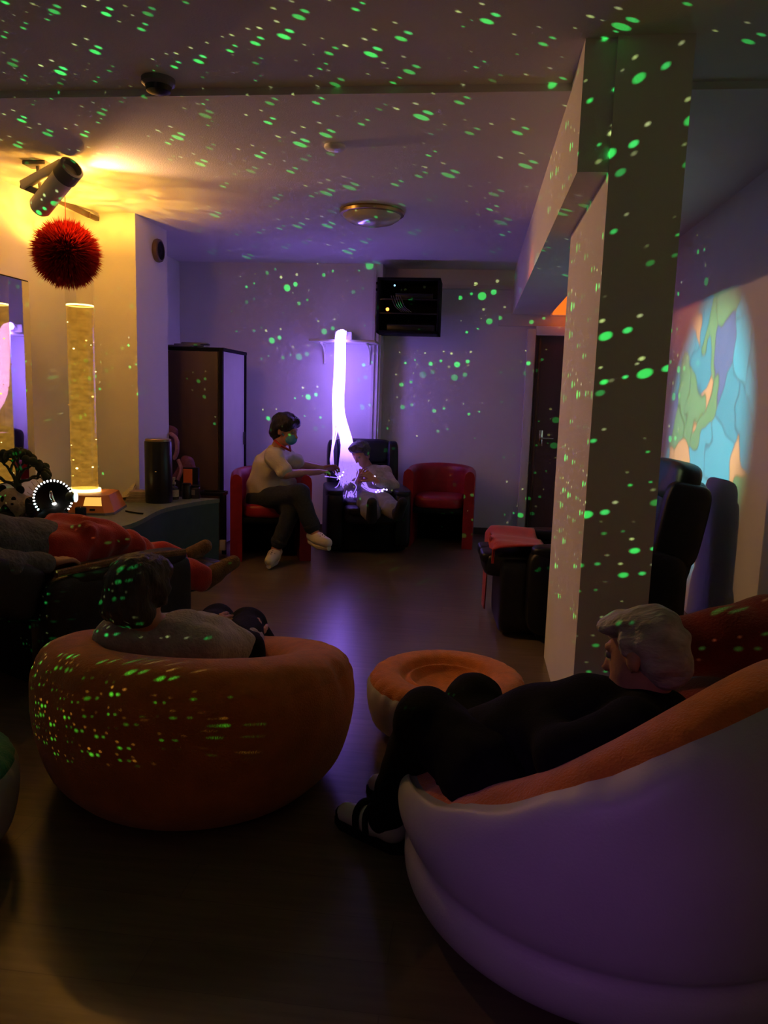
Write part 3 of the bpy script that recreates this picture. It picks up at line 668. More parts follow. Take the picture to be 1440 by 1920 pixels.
def hand_prims(wr, d, n, side=1, curl=.35, s=1., spread=.12, thumb=.7):
    """d towards the fingers, n out of the palm, side +1 = thumb along cross(d, n)"""
    d = unit(d); n = np.array(n, float); n = unit(n-d*np.dot(n, d)); t = np.cross(d, n)*side; wr = np.array(wr, float)
    P = []; off = (.030,.010,-.010,-.029); ln = (.072,.082,.076,.058)
    for i in range(4):
        k0 = wr+d*.015*s+t*off[i]*.6*s; k1 = wr+d*(.088-.004*abs(i-1))*s+t*off[i]*s
        P.append(cap(k0, k1, .015*s, .0115*s))
        a = k1; dd = unit(d+t*spread*(1.2-.8*i)); ang = 0
        for j, (fr, rr) in enumerate(((.45,.0098), (.31,.0088), (.24,.0078))):
            ang += curl*(1.0+.12*i)*(1 if j else .8)
            v = dd*math.cos(ang)+n*math.sin(ang); b = a+v*ln[i]*fr*s
            P.append(cap(a, b, rr*s, rr*.93*s)); a = b
    a = wr+d*.022*s+t*.022*s
    v = unit(d*.75+t*thumb+n*.25)
    for j, (l_, rr) in enumerate(((.042,.0135), (.032,.0105), (.026,.009))):
        b = a+v*l_*s; P.append(cap(a, b, rr*s, rr*.92*s)); a = b; v = unit(v+n*.25*curl+d*.25)
    P.append(cap(wr-d*.03*s, wr+d*.02*s, .024*s, .024*s))
    return (P, .0042, .006)
def limbs(J, s=1.):
    P = [cap(J['pelvis'], J['belly'], .105*s, .11*s), cap(J['belly'], J['chest'], .11*s, .115*s), cap(J['chest'], J['neck'], .10*s, .05*s), cap(J['sh_l'], J['sh_r'], .052*s)]
    P += [cap(J['hip_l'], J['hip_r'], .085*s)]
    for e in 'lr':
        P += chain([J['sh_'+e], J['el_'+e], J['wr_'+e]], [.047*s, .038*s, .026*s])
        P += chain([J['hip_'+e], J['kn_'+e], J['an_'+e]], [.08*s, .055*s, .036*s])
        P += [cap(J['an_'+e], J['an_'+e]*.55+J['toe_'+e]*.45, .034*s, .028*s)]
    return P
def mid(a, b, t=.5): return np.array(a)*(1-t)+np.array(b)*t
# ---------------- caregiver in the white tunic
J = dict(neck=at(521,842,Y=6.27), chest=at(505,876,Y=6.28), belly=at(498,908,Y=6.31), pelvis=at(492,938,Y=6.36),
         sh_r=at(515,857,Y=6.13), el_r=at(536,889,Y=6.08), wr_r=at(597,885,Y=6.45), sh_l=at(533,856,Y=6.40), el_l=at(562,870,Y=6.46), wr_l=at(605,878,Y=6.66),
         hip_r=at(486,938,Y=6.27), kn_r=at(562,925,Y=5.98), an_r=at(590,1000,Y=5.97), toe_r=at(622,1022,Y=5.82),
         hip_l=at(502,940,Y=6.44), kn_l=at(549,952,Y=6.06), an_l=at(517,1030,Y=6.02), toe_l=at(506,1052,Y=5.86))
hc = at(535,806,Y=6.25); hf = np.array([.95,-.22,-.22])
HP, q, HR = head_prims(hc, hf, J['neck'])
hand_r = hand_prims(J['wr_r'], at(624,882,Y=6.62)-J['wr_r'], (.1,.3,-1), 1, .35)
hand_l = hand_prims(J['wr_l'], at(632,876,Y=6.72)-J['wr_l'], (.1,-.6,-.8), -1, .45)
base = (J['pelvis'][0], J['pelvis'][1], 0)
pr = soft_obj('person', HP+limbs(J), 'skin', None, base, .010, .018, extra=[hand_r, hand_l])
tag(pr, 'caregiver in a white tunic and blue mask seated sideways, holding fibre strands', 'person')
face_parts(q, pr)
tun = chain([J['pelvis']+np.array([0,0,-.04]), J['belly'], J['chest']], [.155,.145,.14]) + [cap(J['chest'], mid(J['chest'], J['neck'], .8), .135, .075), cap(J['sh_l'], J['sh_r'], .074)]
for e in 'lr': tun += [cap(J['sh_'+e], mid(J['sh_'+e], J['el_'+e], .75), .072, .070)]
tun += [cap(at(483,955,Y=6.22), at(497,930,Y=6.25), .06, .07), el(at(540,905,Y=6.3), (.07,.10,.07))]
soft_obj('tunic', tun, 'tunic', pr, None, .010, .03, .007, 38, 3)
G().tube([q(.05,-.05,-.10), q(.075,.03,-.125), q(.0,.085,-.155), q(-.075,.03,-.125)], .010, 8).build('red_collar', 'red_cloth', pr, label='red undershirt collar')
jn = [cap(J['hip_l'], J['hip_r'], .115), cap(J['pelvis'], J['pelvis']+np.array([0,0,.05]), .13)]
for e in 'lr': jn += chain([J['hip_'+e], J['kn_'+e], mid(J['kn_'+e], J['an_'+e], .82)], [.098, .076, .064])
jo = soft_obj('jeans', jn, 'jeans', pr, None, .010, .025, .005, 45, 5)
for e in 'lr':
    a, b = mid(J['kn_'+e], J['an_'+e], .76), mid(J['kn_'+e], J['an_'+e], .86)
    G().tube([a, mid(a, b, .2), mid(a, b, .8), b], [.064,.07,.069,.062], 16).build('rolled_cuff', 'jeans', jo)
hp = [el(q(0,-.022,.045), (.096,.108,.098), HR), el(q(0,-.06,-.01), (.085,.075,.085), HR), el(q(0,.02,.085), (.078,.088,.055), HR), cap(q(0,-.075,-.05), q(0,-.06,-.085), .06, .045), cap(q(-.06,.05,.07), q(.06,.05,.07), .045), cap(q(.082,.0,.03), q(.088,.012,.005), .026,.015), cap(q(-.082,.0,.03), q(-.088,.012,.005), .026,.015)]
soft_obj('hair', hp, 'hair_dark', pr, None, .009, .02, .006, 70, 2)
soft_obj('face_mask', [el(q(0,.062,-.058), (.060,.056,.052), HR), cap(q(.06,.03,-.04), q(.078,0,-.015), .006), cap(q(-.06,.03,-.04), q(-.078,0,-.015), .006)], 'mask', pr, None, .006, .015)
for e in 'lr':
    an, to = J['an_'+e], J['toe_'+e]; d = unit(to-an); d[2] *= .5; d = unit(d); up = unit(np.array([0,0,1.])-d*d[2]); a = an+np.array([0,0,-.03])
    S = [cap(a-d*.035, a+d*.05, .046, .050), cap(a+d*.05, a+d*.165, .050, .042), sub(el(a+d*.0+up*.055, (.045,.045,.05)))]
    S += [cap(a-d*.07+up*.03, a-d*.06+up*.035, .018)]
    c_ = soft_obj('clog', S, 'clog', pr, None, .006, .02)
    sd = np.cross(d, up)
    for i in range(4):
        for j in (-1, 0, 1):
            p = a+d*(.075+.026*i)+sd*j*.021*(1.1-.08*i); p = p+up*(.049-.0015*i*i-abs(j)*.010)
            G().ell(p, (.0065,.0065,.004), nu=8, nv=6).build('vent_hole', 'black_matt', c_)
    G().tube([a-d*.05-up*.045, a+d*.06-up*.05, a+d*.2-up*.034], [.03,.038,.02], 10).build('sole', 'clog', c_)
# ---------------- resident in the middle recliner
J = dict(neck=at(690,880,Y=7.06), chest=at(700,900,Y=7.02), belly=at(700,920,Y=6.96), pelvis=at(698,938,Y=6.90),
         sh_l=at(722,886,Y=7.08), el_l=at(736,914,Y=6.90), wr_l=at(703,900,Y=6.72), sh_r=at(664,890,Y=7.04), el_r=at(656,918,Y=6.90), wr_r=at(672,904,Y=6.76),
         hip_l=at(712,940,Y=6.88), kn_l=at(722,944,Y=6.47), an_l=at(746,962,Y=6.15), toe_l=at(755,955,Y=6.05),
         hip_r=at(684,940,Y=6.88), kn_r=at(690,942,Y=6.46), an_r=at(697,968,Y=6.15), toe_r=at(698,955,Y=6.05))
hc = at(676,853,Y=6.99); hf = np.array([-.35,-.90,-.28])
HP, q, HR = head_prims(hc, hf, J['neck'], (-.12,0,1), .96)
hand_l = hand_prims(J['wr_l'], at(684,886,Y=6.70)-J['wr_l'], (-.2,.6,-.6), 1, .55)
hand_r = hand_prims(J['wr_r'], at(676,888,Y=6.72)-J['wr_r'], (.4,.6,.2), -1, .5)
rs_ = soft_obj('person', HP+limbs(J, .95), 'skin', None, (J['pelvis'][0], J['pelvis'][1], .48), .010, .016, extra=[hand_l, hand_r])
tag(rs_, 'elderly resident in a beige cardigan lying back in the middle recliner', 'person')
face_parts(q, rs_, .96)
cg = chain([J['pelvis']+np.array([0,0,.03]), J['belly'], J['chest']], [.145,.15,.14]) + [cap(J['chest'], mid(J['chest'], J['neck'], .7), .12, .07), cap(J['sh_l'], J['sh_r'], .07)]
for e in 'lr': cg += chain([J['sh_'+e], J['el_'+e], mid(J['el_'+e], J['wr_'+e], .85)], [.066,.058,.046])
soft_obj('cardigan', cg, 'cardigan2', rs_, None, .010, .025, .007, 40, 8)
tr = [cap(J['hip_l'], J['hip_r'], .105)]
for e in 'lr': tr += chain([J['hip_'+e], J['kn_'+e], mid(J['kn_'+e], J['an_'+e], .75)], [.095,.083,.075])
soft_obj('trousers', tr, 'grey_trousers', rs_, None, .010, .02, .008, 42, 9)
for e in 'lr':
    soft_obj('slipper', [cap(mid(J['kn_'+e], J['an_'+e], .85), J['an_'+e], .04), cap(J['an_'+e]+np.array([0,.0,-.02]), J['toe_'+e]+np.array([0,-.03,.06]), .046, .04)], 'sock', rs_, None, .008, .02)
hp = [el(q(0,-.025,.045), (.088,.095,.088), HR), el(q(0,.02,.085), (.072,.075,.045), HR), cap(q(-.055,.055,.075), q(.05,.06,.08), .03), cap(q(-.082,.0,.04), q(-.084,.015,.0), .022, .012), cap(q(.082,0,.04), q(.084,.012,.0), .022, .012)]
soft_obj('hair', hp, 'hair_greydark', rs_, None, .008, .02, .005, 80, 4)
# ---------------- sitter in the orange chair, from behind
V_ = np.array
J = dict(neck=at(292,1182,Y=2.56), chest=V_((-1.02,2.60,.49)), belly=V_((-.99,2.66,.44)), pelvis=V_((-.96,2.74,.40)),
         sh_l=at(222,1196,Y=2.52), el_l=V_((-1.30,2.80,.47)), wr_l=at(392,1172,Y=3.02), sh_r=at(384,1212,Y=2.56), el_r=at(450,1212,Y=2.78), wr_r=at(478,1196,Y=3.00),
         hip_l=V_((-1.05,2.80,.38)), kn_l=at(408,1164,Y=3.24), an_l=V_((-1.02,3.40,.10)), toe_l=V_((-1.0,3.55,.04)),
         hip_r=V_((-.87,2.80,.38)), kn_r=at(465,1172,Y=3.20), an_r=V_((-.84,3.38,.10)), toe_r=V_((-.80,3.54,.04)))
hc = at(262,1108,Y=2.52); hf = np.array([.30,.93,-.22])
HP, q, HR = head_prims(hc, hf, J['neck'], (0,-.1,1), .98)
hand_r = hand_prims(J['wr_r'], at(470,1150,Y=3.10)-J['wr_r'], (-.5,.6,-.4), -1, .55)
hand_l = hand_prims(J['wr_l'], at(432,1158,Y=3.12)-J['wr_l'], (0,.6,-.8), 1, .18, spread=.25)
wo = soft_obj('person', HP+limbs(J, .95), 'skin', None, (J['pelvis'][0], J['pelvis'][1], .28), .010, .016, extra=[hand_r, hand_l])
tag(wo, 'dark-haired sitter in a grey cardigan seen from behind in the orange chair', 'person')
face_parts(q, wo, .98)
cg = chain([J['pelvis'], J['belly'], J['chest']], [.15,.14,.115]) + [cap(J['chest'], J['neck']+np.array([0,0,-.05]), .10, .058), cap(J['sh_l'], J['sh_r'], .070)]
for e in 'lr': cg += chain([J['sh_'+e], J['el_'+e], mid(J['el_'+e], J['wr_'+e], .88)], [.078,.06,.044])
soft_obj('cardigan', cg, 'cardigan', wo, None, .009, .03, .006, 45, 11)
tr = [cap(J['hip_l'], J['hip_r'], .105)]
for e in 'lr': tr += chain([J['hip_'+e], J['kn_'+e], J['an_'+e]], [.095,.076,.055])
soft_obj('trousers', tr, 'black_cloth', wo, None, .010, .025, .004, 40, 12)
for e in 'lr': soft_obj('shoe', [cap(J['an_'+e]+V_((0,0,-.05)), J['toe_'+e], .045, .038)], 'black_vinyl', wo, None, .010, .02)
hp = [el(q(0,-.022,.035), (.100,.112,.100), HR), el(q(0,-.055,-.025), (.090,.078,.10), HR), el(q(0,.03,.085), (.085,.085,.05), HR), cap(q(-.06,-.05,-.07), q(.06,-.05,-.07), .05), cap(q(.088,.01,.03), q(.092,.01,-.02), .028, .02), cap(q(-.088,.01,.03), q(-.092,.01,-.02), .028, .02)]
soft_obj('hair', hp, 'hair_brown', wo, None, .006, .02, .004, 110, 6)
# ---------------- man in black in the grey and orange chair
J = dict(neck=at(1214,1322,Y=1.95), chest=at(1110,1372,Y=1.97), belly=at(1010,1400,Y=1.98), pelvis=at(915,1432,Y=1.99),
         sh_r=at(1205,1362,Y=2.10), el_r=at(1080,1330,Y=2.16), wr_r=at(1040,1325,Y=2.04), sh_l=at(1190,1378,Y=1.79), el_l=at(1055,1420,Y=1.76), wr_l=at(1022,1352,Y=1.90),
         hip_l=at(915,1452,Y=1.90), kn_l=at(800,1350,Y=2.06), an_l=at(726,1528,Y=2.24), toe_l=at(670,1552,Y=2.30),
         hip_r=at(920,1425,Y=2.10), kn_r=at(888,1318,Y=2.30), an_r=at(772,1520,Y=2.44), toe_r=at(730,1535,Y=2.50))
hc = at(1206,1226,Y=1.96); hf = np.array([-.80,.56,-.24])
HP, q, HR = head_prims(hc, hf, J['neck'], (.22,0,1), .94)
hand_l = hand_prims(J['wr_l'], at(980,1322,Y=1.98)-J['wr_l'], (-.1,.5,-.8), -1, .3)
hand_r = hand_prims(J['wr_r'], at(1000,1330,Y=2.0)-J['wr_r'], (-.1,-.2,-1), 1, .3)
mn = soft_obj('person', HP+limbs(J), 'skin', None, (J['pelvis'][0], J['pelvis'][1], .27), .010, .016, extra=[hand_l, hand_r])
tag(mn, 'grey-haired man in black lounging with knees up in the foreground chair', 'person')
face_parts(q, mn)
cg = chain([J['pelvis'], J['belly'], J['chest']], [.15,.155,.15]) + [cap(J['chest'], mid(J['chest'], J['neck'], .75), .135, .085), cap(J['sh_l'], J['sh_r'], .082), cap(at(1255,1330,Y=1.92), at(1215,1345,Y=1.88), .05, .06)]
for e in 'lr': cg += chain([J['sh_'+e], J['el_'+e], mid(J['el_'+e], J['wr_'+e], .9)], [.082,.064,.046])
soft_obj('jacket', cg, 'black_cloth', mn, None, .009, .03, .004, 40, 13)
tr = [cap(J['hip_l'], J['hip_r'], .125)]
for e in 'lr': tr += chain([J['hip_'+e], J['kn_'+e], J['an_'+e]], [.112,.086,.062])
soft_obj('trousers', tr, 'black_cloth', mn, None, .009, .03, .003, 40, 14)
cl = [at(1108,1304,Y=2.02), at(1128,1296,Y=1.97), at(1146,1304,Y=1.93), at(1160,1318,Y=1.92)]
G().tube(spline(cl, 14), [.006]+[.015]*12+[.006], 10).build('shirt_collar', 'shirt', mn, label='white shirt collar')
hp = [el(q(0,-.028,.045), (.082,.090,.084), HR), el(q(0,-.05,-.005), (.077,.068,.076), HR), el(q(0,.025,.084), (.068,.076,.036), HR), cap(q(-.05,.07,.075), q(.045,.072,.08), .026), cap(q(0,-.085,-.03), q(0,-.072,-.06), .045, .036), cap(q(-.082,.012,.04), q(-.083,.016,.012), .02, .01), cap(q(.082,.012,.04), q(.083,.016,.012), .02, .01)]
soft_obj('hair', hp, 'hair_grey', mn, None, .006, .02, .0045, 85, 7)
for e in 'lr':
    an, to = J['an_'+e], J['toe_'+e]; a = an.copy(); a[2] = .062; b = to.copy(); b[2] = .048; d = unit(b-a); sd = unit(np.cross(d, (0,0,1)))
    S = [cap(a-d*.03, a+d*.05, .042, .043), cap(a+d*.05, a+d*.165, .043, .033), cap(a-d*.02, mid(J['kn_'+e], an, .95), .046, .05)]
    sh = soft_obj('sneaker', S, 'sneaker', mn, None, .006, .02)
    G().prism([tuple((a+d*x+sd*y)[:2]) for x, y in ((-.085,.02),(-.05,.045),(.08,.046),(.165,.040),(.202,.018),(.202,-.018),(.165,-.040),(.08,-.046),(-.05,-.045),(-.085,-.02))], .001, .026).build('sole', 'black_matt', sh)
    for x in (.045, .085):
        G().tube(spline([a+d*x+sd*.052+V_((0,0,-.02)), a+d*(x+.01)+sd*.04+V_((0,0,.034)), a+d*(x+.015)+V_((0,0,.052)), a+d*(x+.01)-sd*.04+V_((0,0,.034)), a+d*x-sd*.052+V_((0,0,-.02))], 16), .011, 8).build('strap', 'black_matt', sh)
    G().ell(b+d*.058+V_((0,0,-.004)), (.03,.03,.026), nu=14, nv=8).build('toe_cap', 'black_matt', sh)
# ---------------- person lying on the recliner at the left
rec_l, LL, RL = recliner('recliner', (-1.97, 3.62), 2.675, 'black recliner at the left with its footrest out, under the person in red', W=.74, hgt=1.0, foot=.36, fz=.34, depth=.90, tilt=-1.2)
G().tube([LL(-.37, .36, .575), LL(-.38, 0, .585), LL(-.37, -.38, .56)], .018, 8).build('arm_trim', 'slipper', rec_l, label='brown piping along the armrest')
a_ = np.array([.45,.89,0]); n_ = np.array([.89,-.45,0]); c_ = np.array([-1.97,3.62,0])
Lp = lambda s, t, z: c_+a_*s+n_*t+V_((0,0,z))
J = dict(neck=Lp(-.86,0,.78), chest=Lp(-.68,0,.72), belly=Lp(-.44,0,.66), pelvis=Lp(-.18,0,.60),
         sh_l=Lp(-.76,-.17,.76), el_l=Lp(-.50,-.25,.64), wr_l=Lp(-.30,-.20,.66), sh_r=Lp(-.76,.17,.76), el_r=Lp(-.52,.27,.62), wr_r=Lp(-.30,.25,.60),
         hip_l=Lp(-.14,-.09,.58), kn_l=at(205,1026,Y=3.96), an_l=at(345,1050,Y=4.30), toe_l=at(382,1026,Y=4.36),
         hip_r=Lp(-.14,.09,.58), kn_r=at(215,1050,Y=3.80), an_r=at(386,1084,Y=4.12), toe_r=at(434,1056,Y=4.20))
hc = J['neck']+V_((-.06,-.13,.09)); hf = np.array([.35,.62,.7])
HP, q, HR = head_prims(hc, hf, J['neck'], (-.2,-.3,1))
ly = soft_obj('person', HP+limbs(J), 'skin', None, (J['pelvis'][0], J['pelvis'][1], .48), .010, .016, extra=[hand_prims(J['wr_r'], Lp(-.15,.24,.60)-J['wr_r'], (0,0,-1), 1, .3), hand_prims(J['wr_l'], Lp(-.15,-.2,.66)-J['wr_l'], (0,0,-1), -1, .3)])
tag(ly, 'person lying back in loose red trousers and brown slippers on the left recliner', 'person')
face_parts(q, ly)
cg = chain([J['pelvis'], J['belly'], J['chest']], [.15,.15,.14]) + [cap(J['chest'], mid(J['chest'], J['neck'], .7), .12, .07), cap(J['sh_l'], J['sh_r'], .075)]
for e in 'lr': cg += chain([J['sh_'+e], J['el_'+e], mid(J['el_'+e], J['wr_'+e], .85)], [.07,.062,.048])
soft_obj('sweater', cg, 'blanket_grey', ly, None, .011, .03, .006, 45, 15)
tr = [cap(J['hip_l'], J['hip_r'], .13), el(Lp(-.06,.0,.66), (.16,.16,.10)), el(at(48,1014,Y=3.48), (.14,.14,.10)), cap(at(12,1010,Y=3.40), at(85,1020,Y=3.6), .10, .09), cap(Lp(-.02,.12,.66), Lp(.25,.10,.58), .09, .07)]
for e, f_ in (('l', .84), ('r', .94)): tr += chain([J['hip_'+e], J['kn_'+e], mid(J['kn_'+e], J['an_'+e], f_)], [.115,.092,.07])
soft_obj('trousers', tr, 'red_cloth', ly, None, .009, .03, .017, 44, 16)
for e in 'lr':
    an, to = J['an_'+e], J['toe_'+e]; d = unit(to-an)
    sl = soft_obj('slipper', [cap(an-d*.02+V_((0,.02,-.02)), an+d*.06+V_((0,0,-.01)), .05, .05), cap(an+d*.05, to+d*.012, .05, .04)], 'slipper', ly, None, .007, .02)
    nrm = unit(np.cross(d, n_)); nrm = nrm if nrm[1] > 0 else -nrm
hp = [el(q(0,-.025,.04), (.094,.105,.095), HR), el(q(0,-.055,-.01), (.085,.075,.085), HR)]
soft_obj('hair', hp, 'hair_greydark', ly, None, .010, .02, .005, 70, 17)
# ---------------- dark red throw over an armchair, right edge
prm = [cap(at(1270,1215,Y=2.55), at(1440,1190,Y=2.55), .10, .13), cap((1.12,2.55,.30), (1.18,2.65,.62), .30, .16), cap((1.0,2.35,.22), (1.25,2.35,.25), .22), cap((1.20,2.75,.66), (1.25,2.60,.70), .08, .07), cap((.95,2.85,.2), (1.25,2.85,.25), .2)]
o = soft_obj('covered_armchair', prm, 'red_throw', None, (1.1,2.6,0), .014, .08, .014, 20, 21)
tag(o, 'armchair hidden under a dark red throw at the right edge', 'armchair')
# ------------------------------------------------------------------ curved counter by the left wall
CZ = .55
edge = [at(x, y, Z=CZ) for x, y in ((412,935),(380,939),(351,944),(325,949),(303,955),(285,963),(271,971),(240,984),(192,992),(128,997),(80,1000))]
fr = [(p[0], p[1]) for p in edge]; x_end = fr[-1]
fr = [tuple(p) for p in spline([(a, b, 0) for a, b in fr], 40)[:, :2]]
fr += [(-2.62, fr[-1][1]-.10), (-2.99, fr[-1][1]-.14)]
poly = fr + [(-2.99, 5.62), (-2.52, 5.62), (-2.52, fr[0][1])]
t = thing('counter', (-2.4, 4.9, 0), 'teal counter with a wavy front edge along the yellow wall', 'counter')
cxy = np.array(poly).mean(0)
G().prism(poly, CZ-.03, CZ).build('worktop', 'teal_top', t, smooth=False)
inner = [tuple(cxy+(np.array(p)-cxy)*.985) for p in poly]
G().prism(inner, .0, CZ-.03).build('front_panel', 'teal', t)
# ------------------------------------------------------------------ bubble tube
tb = at(160, 935, Y=5.06); TX, TY = tb[0], 5.06; BZ = CZ+.125
t = thing('bubble_tube', (TX, TY, CZ), 'tall yellow-lit bubble tube on an orange base on the counter', 'bubble tube')
R = rotz(.22)
def frust(w0, d0, w1, d1, z0, z1, ch=.05):
    V = []
    for (w_, d_, z) in ((w0, d0, z0), (w1, d1, z1)):
        for (sx, sy, f) in ((-1,-1,0),(-1,-1,1),(1,-1,1),(1,-1,0),(1,1,0),(1,1,1),(-1,1,1),(-1,1,0)):
            V.append((sx*(w_/2-(ch if f else 0)), sy*(d_/2-(0 if f else ch)), z))
    F = [tuple(range(8))[::-1], tuple(range(8,16))]+[(i, (i+1) % 8, 8+(i+1) % 8, 8+i) for i in range(8)]
    return np.array(V) @ R.T + np.array([TX+.03, TY-.05, 0]), F
G().raw(*frust(.46,.46,.38,.38,CZ+.014,BZ)).build('base_box', 'orange_box', t, smooth=False)
G().raw(*frust(.47,.47,.465,.465,CZ+.0005,CZ+.015)).build('base_plinth', 'grey_plastic', t, smooth=False)
nrm = R @ unit([.04,-.11,.0])
fp = lambda u, f, off=0: R @ np.array([.23-.04*f+off, u, 0]) + np.array([TX+.03, TY-.05, CZ+.014+(BZ-CZ-.014)*f])
fq = lambda u, f, off=0: R @ np.array([u, -.23+.04*f-off, 0]) + np.array([TX+.03, TY-.05, CZ+.014+(BZ-CZ-.014)*f])
G().raw([fq(.04,.42,.002), fq(.16,.42,.002), fq(.15,.92,.002), fq(.05,.92,.002), fq(.04,.42,-.01), fq(.16,.42,-.01), fq(.15,.92,-.01), fq(.05,.92,-.01)], [(0,1,2,3),(4,7,6,5),(0,4,5,1),(1,5,6,2),(2,6,7,3),(3,7,4,0)]).build('lit_window', 'lit_panel', t, smooth=False, label='glowing amber window')
for (u, f, w_, h_, m, nm) in ((.10,.20,.018,.06,'black_plastic','socket'), (.05,.12,.009,.05,'chrome','switch')):
    G().raw([fq(u-w_,f-h_,.002), fq(u+w_,f-h_,.002), fq(u+w_,f+h_,.002), fq(u-w_,f+h_,.002), fq(u-w_,f-h_,-.01), fq(u+w_,f-h_,-.01), fq(u+w_,f+h_,-.01), fq(u-w_,f+h_,-.01)], [(0,1,2,3),(4,7,6,5),(0,4,5,1),(1,5,6,2),(2,6,7,3),(3,7,4,0)]).build(nm, m, t, smooth=False)
TR = .094; TT = 2.22; WT = 1.93
G().lathe([(TR+.012,0),(TR+.012,.02),(TR+.002,.022),(TR+.002,0)], (TX,TY,BZ), n=40).build('light_ring', 'tube_ring', t, label='bright light ring')
G().lathe([(TR,0),(TR,TT-BZ),(TR-.005,TT-BZ),(TR-.005,0)], (TX,TY,BZ+.003), n=48).build('tube_wall', 'acrylic', t)
G().lathe([(0,0),(TR-.007,0)]+[(TR-.007, (WT-BZ)*i/20) for i in range(1,21)]+[(0,WT-BZ)], (TX,TY,BZ+.004), n=48).build('water_column', 'water', t)
G().lathe([(TR-.006,0),(TR-.006,.010),(TR-.010,.010),(TR-.010,0)], (TX,TY,WT), n=40).build('water_rim', 'tube_ring', t)
rs = np.random.RandomState(9)
for k in range(46):
    a = rs.rand()*2*PI; r = (TR-.004)*(.94+.05*rs.rand()); z = BZ+.03+(rs.rand()**1.8)*(WT-BZ-.08); sz = .004+.006*rs.rand()
    G().ell((TX+r*math.cos(a), TY+r*math.sin(a), z), (sz,sz,sz*.7), nu=8, nv=6).build('bubble', 'tube_ring' if rs.rand() < .25 else 'water', t)
# the lamp in its base shines up through the open top
tl = lamp('bubble_tube_top_light', 'SPOT', (TX, TY, TT+.01), (1,1,1), 55, .03, (TX+.03, TY-.02, 4), 160, .5)
nt, em, uv, mth = light_nodes(tl)
n1 = nt.nodes.new('ShaderNodeTexNoise'); n1.inputs['Scale'].default_value = 1.3; n1.inputs['Detail'].default_value = 2; n1.inputs['Distortion'].default_value = 2.2
nt.links.new(uv, n1.inputs['Vector'])
c1 = nt.nodes.new('ShaderNodeValToRGB'); c1.color_ramp.elements[0].position = .34; c1.color_ramp.elements[0].color = (.40,.15,.012,1); c1.color_ramp.elements[1].position = .66; c1.color_ramp.elements[1].color = (1,.50,.06,1)
nt.links.new(n1.outputs['Fac'], c1.inputs[0]); nt.links.new(c1.outputs[0], em.inputs['Color'])
# power cord of the base
pts = [at(x, y, Z=CZ+.006) for x, y in ((236,958),(246,960),(258,962),(268,963))]
G().tube(spline(pts, 16), .006, 6).build('power_cord', 'black_plastic', t)
# ------------------------------------------------------------------ red tinsel ball
bc = at(125, 477, Y=4.55); br = .205
t = thing('tinsel_ball', bc, 'shaggy red tinsel ball hanging in front of the bubble tube', 'hanging ball')
G().ell(bc, (br*.66,)*3, nu=32, nv=20).build('core', 'tinsel', t)
rs = np.random.RandomState(3); V = []; F = []
for k in range(6500):
    d = unit(rs.normal(size=3)); tdir = unit(np.cross(d, rs.normal(size=3))); b0 = bc+d*br*.60; ln_ = br*(.34+.16*rs.rand()**2)
    tip = b0+unit(d+tdir*.45*rs.rand()+np.array([0,0,-.18]))*ln_; w_ = np.cross(d, tdir)*.0038; md = (b0+tip)/2+tdir*.006; n = len(V)
    V += [b0-w_, b0+w_, md+w_*.9, md-w_*.9, tip]; F += [(n,n+1,n+2,n+3),(n+3,n+2,n+4)]
fo = G().raw(V, F).build('tinsel_fringe', 'tinsel', t, smooth=False); fo['kind'] = 'stuff'
G().tube([bc+np.array([0,0,br*.6]), (bc[0], bc[1], H)], .0025, 6).build('string', 'red_cloth', t)
# ------------------------------------------------------------------ effect projector under the ceiling
t = thing('effect_projector', at(100, 345, Y=4.42)+np.array([0,0,.12]), 'white effect projector on an angled bracket under the ceiling', 'projector')
a0, a1 = at(72, 392, Y=4.42), at(122, 330, Y=4.30)
dd = unit(a1-a0); R = frame(dd, (0,0,1)); Lb = np.linalg.norm(a1-a0)
G().lathe([(0,0),(.050,0),(.062,.02),(.062,Lb),(.056,Lb+.004)], a0, R).build('housing', 'white', t)
G().lathe([(.058,0),(.068,.004),(.068,.085),(.055,.09),(.05,.05),(0,.05)], a0+dd*(Lb-.01), R).build('lens_barrel', 'grey_plastic', t)
b0, b1 = at(42, 348, Y=4.38), at(118, 306, Y=4.30)
g = G(); db = unit(b1-b0); g.box((b0+b1)/2, (.05,.035,np.linalg.norm(b1-b0)), frame(db, (0,0,1)), bev=.006); g.build('arm', 'white', t)
g = G(); g.box(at(62, 356, Y=4.40), (.14,.07,.035), rotz(-.3) @ roty(.35), bev=.006); g.build('bracket', 'grey_plastic', t)
G().box((a0[0]+.02, a0[1]-.02, H-.012), (.14,.10,.022), bev=.004).tube([(a0[0]+.02, a0[1]-.02, H-.02), a0+dd*.05], .014).build('ceiling_mount', 'grey_plastic', t)
pl = at(143, 342, Y=4.5)
lamp('effect_projector_light', 'POINT', pl, (1,.42,.05), 9, .03)
lamp('effect_projector_beam', 'SPOT', pl, (1,.52,.22), 75, .03, pl+np.array([1,-.22,-.22]), 92, .7)
p = at(136, 388, Y=5.3); t2 = thing('track_bar', p, 'short dark metal bar fixed at the wall top behind the projector', 'bar')
e0, e1 = at(102, 372, Y=5.25), at(168, 404, Y=5.5)
G().box((e0+e1)/2, (.04,.02,np.linalg.norm(e1-e0)), frame(unit(e1-e0), (0,0,1)), bev=.004).build('bar', 'brown', t2)
G().box(e1+np.array([0,.05,.0]), (.03,.13,.03), bev=.004).build('wall_bracket', 'brown', t2)
